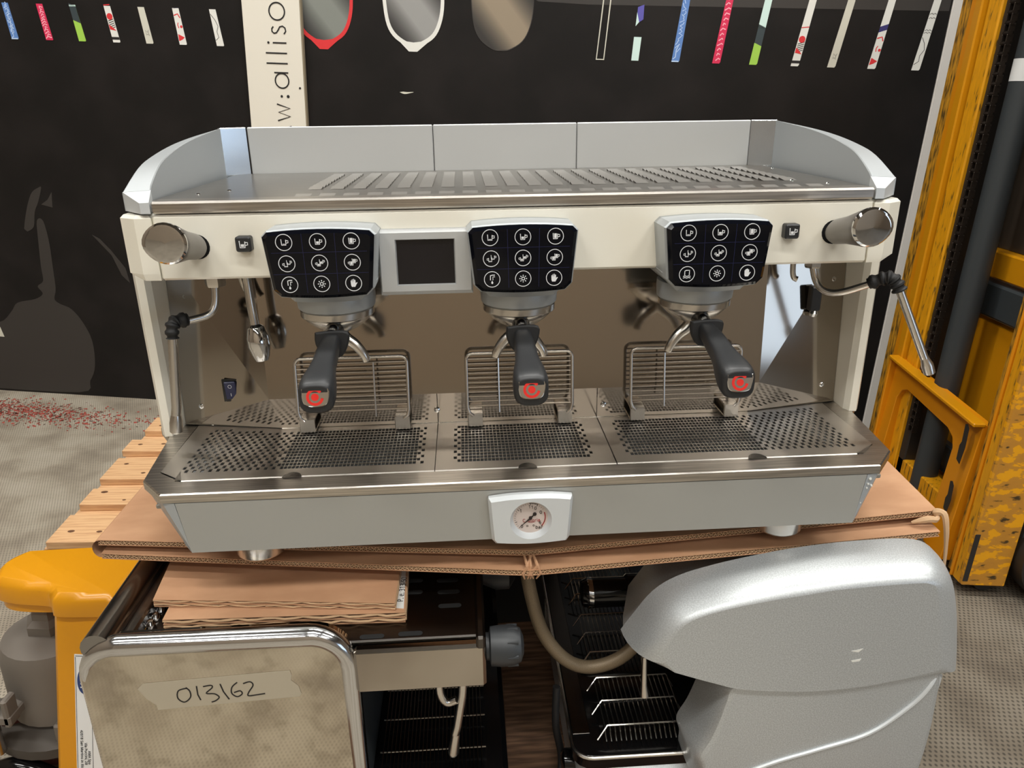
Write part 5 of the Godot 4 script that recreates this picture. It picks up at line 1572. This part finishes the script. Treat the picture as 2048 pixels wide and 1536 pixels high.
func icon_mesh(kind: String) -> ArrayMesh:
	if icons.has(kind): return icons[kind]
	var q := MB.new()
	q.ribbon(circle(Vector2.ZERO, 0.0095, 32), 0.0008, 0, 0.0003, true)
	match kind:
		"cup0": cup_icon(q, Vector2(0.0004, 0), 0.0054, 0.12)
		"cup1": cup_icon(q, Vector2(0.0004, 0), 0.0054, 0.5)
		"cup2": cup_icon(q, Vector2(0.0004, 0), 0.0054, 1.05)
		"duo0", "duo1", "duo2":
			var fl: float = {"duo0": 0.1, "duo1": 0.5, "duo2": 1.0}[kind]
			cup_icon(q, Vector2(-0.0016, -0.0013), 0.0040, fl, -1.0)
			cup_icon(q, Vector2(0.0024, 0.0015), 0.0040, fl)
		"tap":
			q.ribbon([Vector2(-0.002, -0.001), Vector2(-0.002, 0.0046), Vector2(0.0004, 0.0052), Vector2(0.0034, 0.0052)], 0.0011, 0, 0.0003)
			q.ribbon([Vector2(0.001, -0.001), Vector2(0.001, 0.003), Vector2(0.0034, 0.003)], 0.0008, 0, 0.0003)
			q.prism(V2([0.0, -0.0016, 0.0014, -0.0042, 0.0008, -0.0056, -0.0006, -0.0056, -0.0013, -0.0042]), 0, 0.0003)
		"steam":
			q.ribbon([Vector2(-0.0028, -0.001), Vector2(-0.0028, 0.004), Vector2(-0.001, 0.0048), Vector2(0.003, 0.0048), Vector2(0.003, -0.001)], 0.001, 0, 0.0003)
			for y in [-0.0028, -0.0048]: q.ribbon([Vector2(-0.0046, y), Vector2(-0.0023, y + 0.0008), Vector2(0, y), Vector2(0.0023, y + 0.0008), Vector2(0.0046, y)], 0.0009, 0, 0.0003)
		"sun":
			q.ribbon(circle(Vector2.ZERO, 0.0018, 12), 0.0009, 0, 0.0003, true)
			for k in 8:
				var d := Vector2(cos(TAU * k / 8), sin(TAU * k / 8))
				q.ribbon([d * 0.0031, d * 0.0047], 0.001, 0, 0.0003)
		"hand":
			q.prism(V2([-0.0024, -0.0046, 0.0016, -0.0046, 0.003, -0.002, 0.0046, 0.0004, 0.0038, 0.001, 0.0024, -0.0004, 0.0022, 0.0038, 0.0012, 0.0038, 0.001, 0.0012, 0.0006, 0.005, -0.0004, 0.005, -0.0006, 0.0012, -0.001, 0.0046, -0.002, 0.0044, -0.002, 0.001, -0.0026, 0.0032, -0.0034, 0.003, -0.0032, -0.0026]), 0, 0.0003)
	icons[kind] = q.mesh(0.0)
	return icons[kind]

func bulged(w0: float, w1: float, y0: float, y1: float, cut: float, b: float) -> PackedVector2Array:
	# trapezoid, wider on top, with bulging top and bottom edges and cut corners
	var o := PackedVector2Array()
	for k in 9:
		var u := -1.0 + k / 4.0
		o.append(Vector2(u * (w1 - cut), y0 - b * (1.0 - u * u)))
	o.append(Vector2(w1, y0 + cut))
	o.append(Vector2(w0, y1 - cut * 0.7))
	for k in 9:
		var u := 1.0 - k / 4.0
		o.append(Vector2(u * (w0 - cut * 0.7), y1 + b * (1.0 - u * u)))
	o.append(Vector2(-w0, y1 - cut * 0.7))
	o.append(Vector2(-w1, y0 + cut))
	return o

func group_head(t: Node3D, x: float, which: int) -> void:
	var c := Vector3(x, 0.3985, 0)
	var q := MB.new()
	q.t = Transform3D(Basis(), c)
	q.prism(bulged(0.0675, 0.061, -0.0425, 0.0375, 0.009, 0.003), 0.16, 0.2465, 0.004)
	# belly running back under the white panel to the backsplash
	q.prism(bulged(0.062, 0.053, -0.053, -0.02, 0.012, 0.002), 0.05, 0.232, 0.008)
	var g := part("group_head", q, M.silver_paint, t, "silver group head housing", 25.0)
	q = MB.new()
	q.t = Transform3D(Basis(), Vector3(x, 0, 0.165))
	q.lathe([Vector2(0.040, 0.322), Vector2(0.0490, 0.3245), Vector2(0.0505, 0.3262), Vector2(0.0515, 0.338), Vector2(0.051, 0.348), Vector2(0.0, 0.35)], 40)
	part("group_bell", q, M.silver_paint, g, "round silver bell")
	q = MB.new()
	q.t = Transform3D(Basis(), c)
	q.prism(bulged(0.0655, 0.0590, -0.0405, 0.0365, 0.008, 0.0028), 0.2455, 0.2525, 0.0042)
	part("touch_panel", q, M.black_glass, g, "glossy black touch panel", 20.0)
	q = MB.new()
	q.t = Transform3D(Basis(), c + Vector3(0, 0, 0.2525))
	for u in [-0.019, 0.0195]: q.ribbon([Vector2(u * 0.95, -0.036), Vector2(u, 0.035)], 0.0005, 0, 0.0001)
	for y in [-0.0128, 0.0128]: q.ribbon([Vector2(-0.056, y), Vector2(0.056, y)], 0.0005, 0, 0.0001)
	part("key_line", q, M.panel_blue, g, "faint blue key lines", 0.0)
	var kinds := ["cup0", "cup1", "cup2", "duo0", "duo1", "duo2", "steam" if which == 2 else "tap", "sun", "hand"]
	for k in 9:
		var col := k % 3
		var row := k / 3
		var o := part("button_icon", icon_mesh(kinds[k]), M.icon_white, g)
		o.position = c + Vector3((col - 1) * [0.0392, 0.0384, 0.0378][row] - 0.0005, (1 - row) * 0.0252, 0.2526)

func wands(t: Node3D) -> void:
	# left steam wand
	var q := MB.new()
	q.t = Transform3D(Basis(), Vector3(-0.418, 0, 0.11)); q.lathe([Vector2(0.0, 0.343), Vector2(0.013, 0.343), Vector2(0.0145, 0.347), Vector2(0.0145, 0.372)], 6); var w := part("steam_wand", q, M.satin_chrome, t, "left steam wand hanging straight down", 20.0)
	q = MB.new(); q.tube(spline(V3([-0.4185, 0.348, 0.11, -0.4205, 0.325, 0.112, -0.424, 0.312, 0.116, -0.433, 0.3045, 0.122, -0.452, 0.302, 0.135, -0.468, 0.302, 0.148]), 5), 0.0052, 12); part("bent_pipe", q, M.satin_chrome, w)
	q = MB.new()
	var p := spline(V3([-0.4545, 0.3035, 0.136, -0.466, 0.3035, 0.147, -0.4695, 0.297, 0.153, -0.4705, 0.283, 0.1545]), 6)
	var r := []
	for i in p.size(): r.append(0.0088 + 0.0022 * (1.0 if (i / 2) % 2 else 0.0) - 0.00012 * i)
	q.tube(p, r, 14); part("rubber_grip", q, M.rubber, w, "ribbed black rubber grip")
	q = MB.new(); q.tube(V3([-0.4703, 0.288, 0.154, -0.480, 0.185, 0.159, -0.4825, 0.172, 0.16]), 0.0067, 14); q.tube(V3([-0.4822, 0.174, 0.16, -0.4836, 0.163, 0.1605, -0.4850, 0.150, 0.161, -0.4852, 0.1475, 0.161]), [0.0067, 0.0088, 0.0088, 0.006], 14); part("wand_tube", q, M.satin_chrome, w)
	# right steam wand, swung out
	q = MB.new(); q.t = Transform3D(Basis(), Vector3(0.424, 0, 0.11)); q.lathe([Vector2(0.0, 0.347), Vector2(0.011, 0.347), Vector2(0.0125, 0.35), Vector2(0.0125, 0.372)], 6); w = part("steam_wand", q, M.satin_chrome, t, "right steam wand swung outwards", 20.0)
	q = MB.new(); q.tube(spline(V3([0.4235, 0.352, 0.11, 0.428, 0.332, 0.114, 0.4335, 0.320, 0.122, 0.443, 0.315, 0.132, 0.456, 0.3185, 0.145, 0.482, 0.334, 0.166, 0.500, 0.345, 0.18]), 5), 0.0050, 12); part("bent_pipe", q, M.satin_chrome, w)
	q = MB.new()
	p = spline(V3([0.480, 0.334, 0.165, 0.493, 0.3425, 0.174, 0.502, 0.3445, 0.180, 0.509, 0.337, 0.184, 0.514, 0.3275, 0.186]), 6)
	r = []
	for i in p.size(): r.append(0.0078 + 0.0024 * (1.0 if (i / 2) % 2 else 0.0))
	q.tube(p, r, 14); part("rubber_grip", q, M.rubber, w, "ribbed black rubber grip")
	q = MB.new(); q.tube(V3([0.5125, 0.331, 0.1855, 0.554, 0.243, 0.197, 0.559, 0.233, 0.198]), 0.0056, 14); q.tube(V3([0.5585, 0.234, 0.198, 0.5635, 0.224, 0.199, 0.5685, 0.2125, 0.2003, 0.5690, 0.2105, 0.2005]), [0.0056, 0.0082, 0.0078, 0.005], 14); part("wand_tube", q, M.satin_chrome, w)
	# hot water tap
	q = MB.new(); q.tube(spline(V3([-0.374, 0.372, 0.115, -0.3735, 0.345, 0.115, -0.3715, 0.31, 0.118, -0.3695, 0.288, 0.12]), 4), 0.0062, 14); w = part("water_tap", q, M.satin_chrome, t, "hot water outlet")
	q = MB.new(); q.t = frame(Vector3(-0.3645, 0.238, 0.124), Vector3(-0.005, 0.05, -0.004)); q.lathe([Vector2(0, 0.0), Vector2(0.009, 0.0), Vector2(0.0115, 0.006), Vector2(0.0158, 0.022), Vector2(0.0155, 0.034), Vector2(0.0122, 0.0475), Vector2(0.010, 0.0495), Vector2(0.0075, 0.051), Vector2(0, 0.056)], 24); part("tap_nozzle", q, M.chrome, w, "barrel shaped chrome nozzle")
	q = MB.new(); q.tube(spline(V3([-0.389, 0.372, 0.09, -0.388, 0.345, 0.09, -0.381, 0.325, 0.09, -0.376, 0.318, 0.09]), 4), 0.0042, 10); part("thin_pipe", q, M.satin_chrome, t)
	q = MB.new(); q.tube(spline(V3([0.408, 0.372, 0.08, 0.4085, 0.34, 0.08, 0.411, 0.327, 0.081, 0.416, 0.324, 0.083]), 4), 0.0042, 10); part("thin_pipe", q, M.satin_chrome, t)
	# black probe clip by the right wing
	q = MB.new(); q.box(Vector3(0.456, 0.289, 0.062), Vector3(0.017, 0.038, 0.014), 0.002); w = part("probe_clip", q, M.black_plastic, t, "small black clip with a chrome ball")
	q = MB.new(); q.t = Transform3D(Basis(), Vector3(0.4575, 0.259, 0.062)); q.lathe([Vector2(0, 0.0), Vector2(0.006, 0.002), Vector2(0.0075, 0.007), Vector2(0.005, 0.012), Vector2(0, 0.013)], 14); part("ball_tip", q, M.chrome, w)

func rack(t: Node3D, x0: float, x1: float) -> void:
	# folding wire cup rack leaning towards the backsplash
	var z0 := 0.112
	var z1 := 0.098
	var yb := 0.140
	var yt := 0.2295
	var at := func(x: float, u: float) -> Vector3: return Vector3(x, lerpf(yb, yt, u), lerpf(z0, z1, u))
	var q := MB.new()
	var p := PackedVector3Array([at.call(x0 + 0.008, -0.04), at.call(x0 + 0.0025, 0.02), at.call(x0, 0.12), at.call(x0, 0.90)])
	for k in 5: p.append(at.call(x0 + 0.009 - 0.009 * cos(PI / 2 * k / 4), 0.90 + 0.1 * sin(PI / 2 * k / 4)))
	for k in 5: p.append(at.call(x1 - 0.009 + 0.009 * sin(PI / 2 * k / 4), 0.90 + 0.1 * cos(PI / 2 * k / 4)))
	p.append_array(PackedVector3Array([at.call(x1, 0.12), at.call(x1 - 0.0025, 0.02), at.call(x1 - 0.008, -0.04)]))
	q.tube(p, 0.0025, 10)
	var o := part("cup_rack", q, M.satin_chrome, t, "folding wire cup rack")
	for i in 11:
		var u := 0.13 + 0.078 * i
		q = MB.new(); q.tube(PackedVector3Array([at.call(x0, u), at.call(x1, u)]), 0.0012, 6); part("rack_wire", q, M.satin_chrome, o)
	for f in [0.30, 0.70]:
		if f < 0.5 and x0 < -0.2: continue
		if f > 0.5 and x0 > -0.2: continue
		q = MB.new(); var x := lerpf(x0, x1, f); q.tube(PackedVector3Array([at.call(x, 0.02) + Vector3(0, 0, 0.002), at.call(x, 0.92) + Vector3(0, 0, 0.002)]), 0.0014, 6); part("rack_strut", q, M.satin_chrome, o)
	for s in [0, 1]:
		var x: float = x0 + 0.004 if s == 0 else x1 - 0.018
		q = MB.new()
		# bent clip: foot, lip and back
		q.t = Transform3D(Basis(Vector3(0, 0, 1), Vector3(0, 1, 0), Vector3(-1, 0, 0)), Vector3(x + 0.018, 0, 0))
		q.prism(V2([0.068, 0.137, 0.104, 0.1365, 0.104, 0.1345, 0.108, 0.1345, 0.108, 0.1215, 0.080, 0.1215, 0.080, 0.119, 0.1115, 0.119, 0.1115, 0.1385, 0.100, 0.1395, 0.066, 0.1395]), 0.0, 0.022, 0.001)
		part("rack_clip", q, M.satin_chrome, o, "bent steel clip", 20.0)

# ------------------------------------------------------------------ portafilters
func portafilters() -> void:
	var labels := ["black handled portafilter locked in the left group, spout tip showing to its right", "black handled portafilter locked in the middle group beside the display", "black handled portafilter locked in the right group, spout tip showing to its left"]
	var at := Vector3(GX[0], 0.235, 0.165)
	var t := thing("portafilter", labels[0], "portafilter", TM, at, "portafilters in the three groups")
	var x: float = GX[0]
	var q := MB.new()
	q.t = Transform3D(Basis(), Vector3(x, 0, 0.165))
	q.lathe([Vector2(0, 0.289), Vector2(0.014, 0.290), Vector2(0.027, 0.296), Vector2(0.0365, 0.303), Vector2(0.0425, 0.309), Vector2(0.0432, 0.3125), Vector2(0.0472, 0.3132), Vector2(0.0484, 0.3146), Vector2(0.0484, 0.3226), Vector2(0.047, 0.3238), Vector2(0.0, 0.3238)], 40)
	part("basket_holder", q, M.satin_chrome, t, "steel basket holder", 35.0)
	q = MB.new()
	q.tube(V3([x, 0.3015, 0.196, x, 0.2975, 0.226]), 0.0115, 18); part("neck", q, M.black_gloss, t)
	q = MB.new()
	q.t = Transform3D(Basis(Vector3(1, 0, 0), -0.1), Vector3(x, 0.2945, 0.224))
	q.prism(spline2(V2([-0.0205, 0.0105, 0.0, 0.0125, 0.0205, 0.0105, 0.0205, -0.004, 0.0125, -0.0195, 0.0, -0.0225, -0.0125, -0.0195, -0.0205, -0.004, -0.0205, 0.0104]), 3), 0.0, 0.007, 0.002)
	part("collar", q, M.rubber, t, "flared black collar")
	q = MB.new()
	var rings := []
	for p in [[0.2935, 0.229, 0.0108, 0.0100], [0.2920, 0.245, 0.0118, 0.0108], [0.288, 0.268, 0.0132, 0.012], [0.2835, 0.291, 0.0138, 0.0125], [0.2785, 0.310, 0.0158, 0.0145], [0.2745, 0.324, 0.0185, 0.0170], [0.2715, 0.336, 0.0200, 0.0185], [0.2690, 0.3465, 0.0205, 0.0195], [0.2672, 0.3545, 0.0198, 0.0190], [0.2665, 0.3585, 0.0178, 0.0172], [0.2663, 0.3598, 0.0150, 0.0145]]:
		rings.append(superring(Vector3(x, p[0], p[1]), p[2], p[3], 24, 3.2))
	q.loft(rings)
	part("handle", q, M.black_plastic, t, "matt black handle", 50.0)
	# badge on the handle's end
	var bt := Transform3D(Basis(Vector3(1, 0, 0), -0.18), Vector3(x, 0.2690, 0.3596))
	q = MB.new(); q.t = bt; q.prism(spline2(V2([-0.0152, 0.0100, 0.0, 0.0114, 0.0152, 0.0100, 0.0142, -0.004, 0.010, -0.0096, 0.0, -0.0110, -0.010, -0.0096, -0.0142, -0.004, -0.0152, 0.0099]), 3), -0.003, 0.0012, 0.0008); var b := part("badge", q, M.chrome, t, "chrome badge with a red ring", 25.0)
	q = MB.new(); q.t = bt
	q.prism(PackedVector2Array(circle(Vector2(0.0, 0.0003), 0.0042, 20)), 0.0012, 0.0016)
	var arc := []
	for k in 27: arc.append(Vector2(0.0, 0.0003) + Vector2(cos(deg_to_rad(40 + 310.0 * k / 26)), sin(deg_to_rad(40 + 310.0 * k / 26))) * 0.0082)
	q.ribbon(arc, 0.0030, 0.0012, 0.0016)
	part("badge_mark", q, M.badge_red, b, "red ring and dot", 0.0)
	# double spout
	for s in [-1.0, 1.0]:
		q = MB.new()
		var p := spline(V3([x, 0.290, 0.165, x + s * 0.008, 0.280, 0.168, x + s * 0.020, 0.271, 0.170, x + s * 0.030, 0.258, 0.172, x + s * 0.0335, 0.248, 0.172]), 4)
		var rr := []
		for i in p.size(): rr.append(0.0095 - 0.0042 * i / (p.size() - 1.0))
		q.tube(p, rr, 12)
		part("spout", q, M.satin_chrome, t, "curved spout")
	for k in [1, 2]:
		copy(t, TM * Transform3D(Basis(), Vector3(GX[k], 0.235, 0.165)), labels[k])
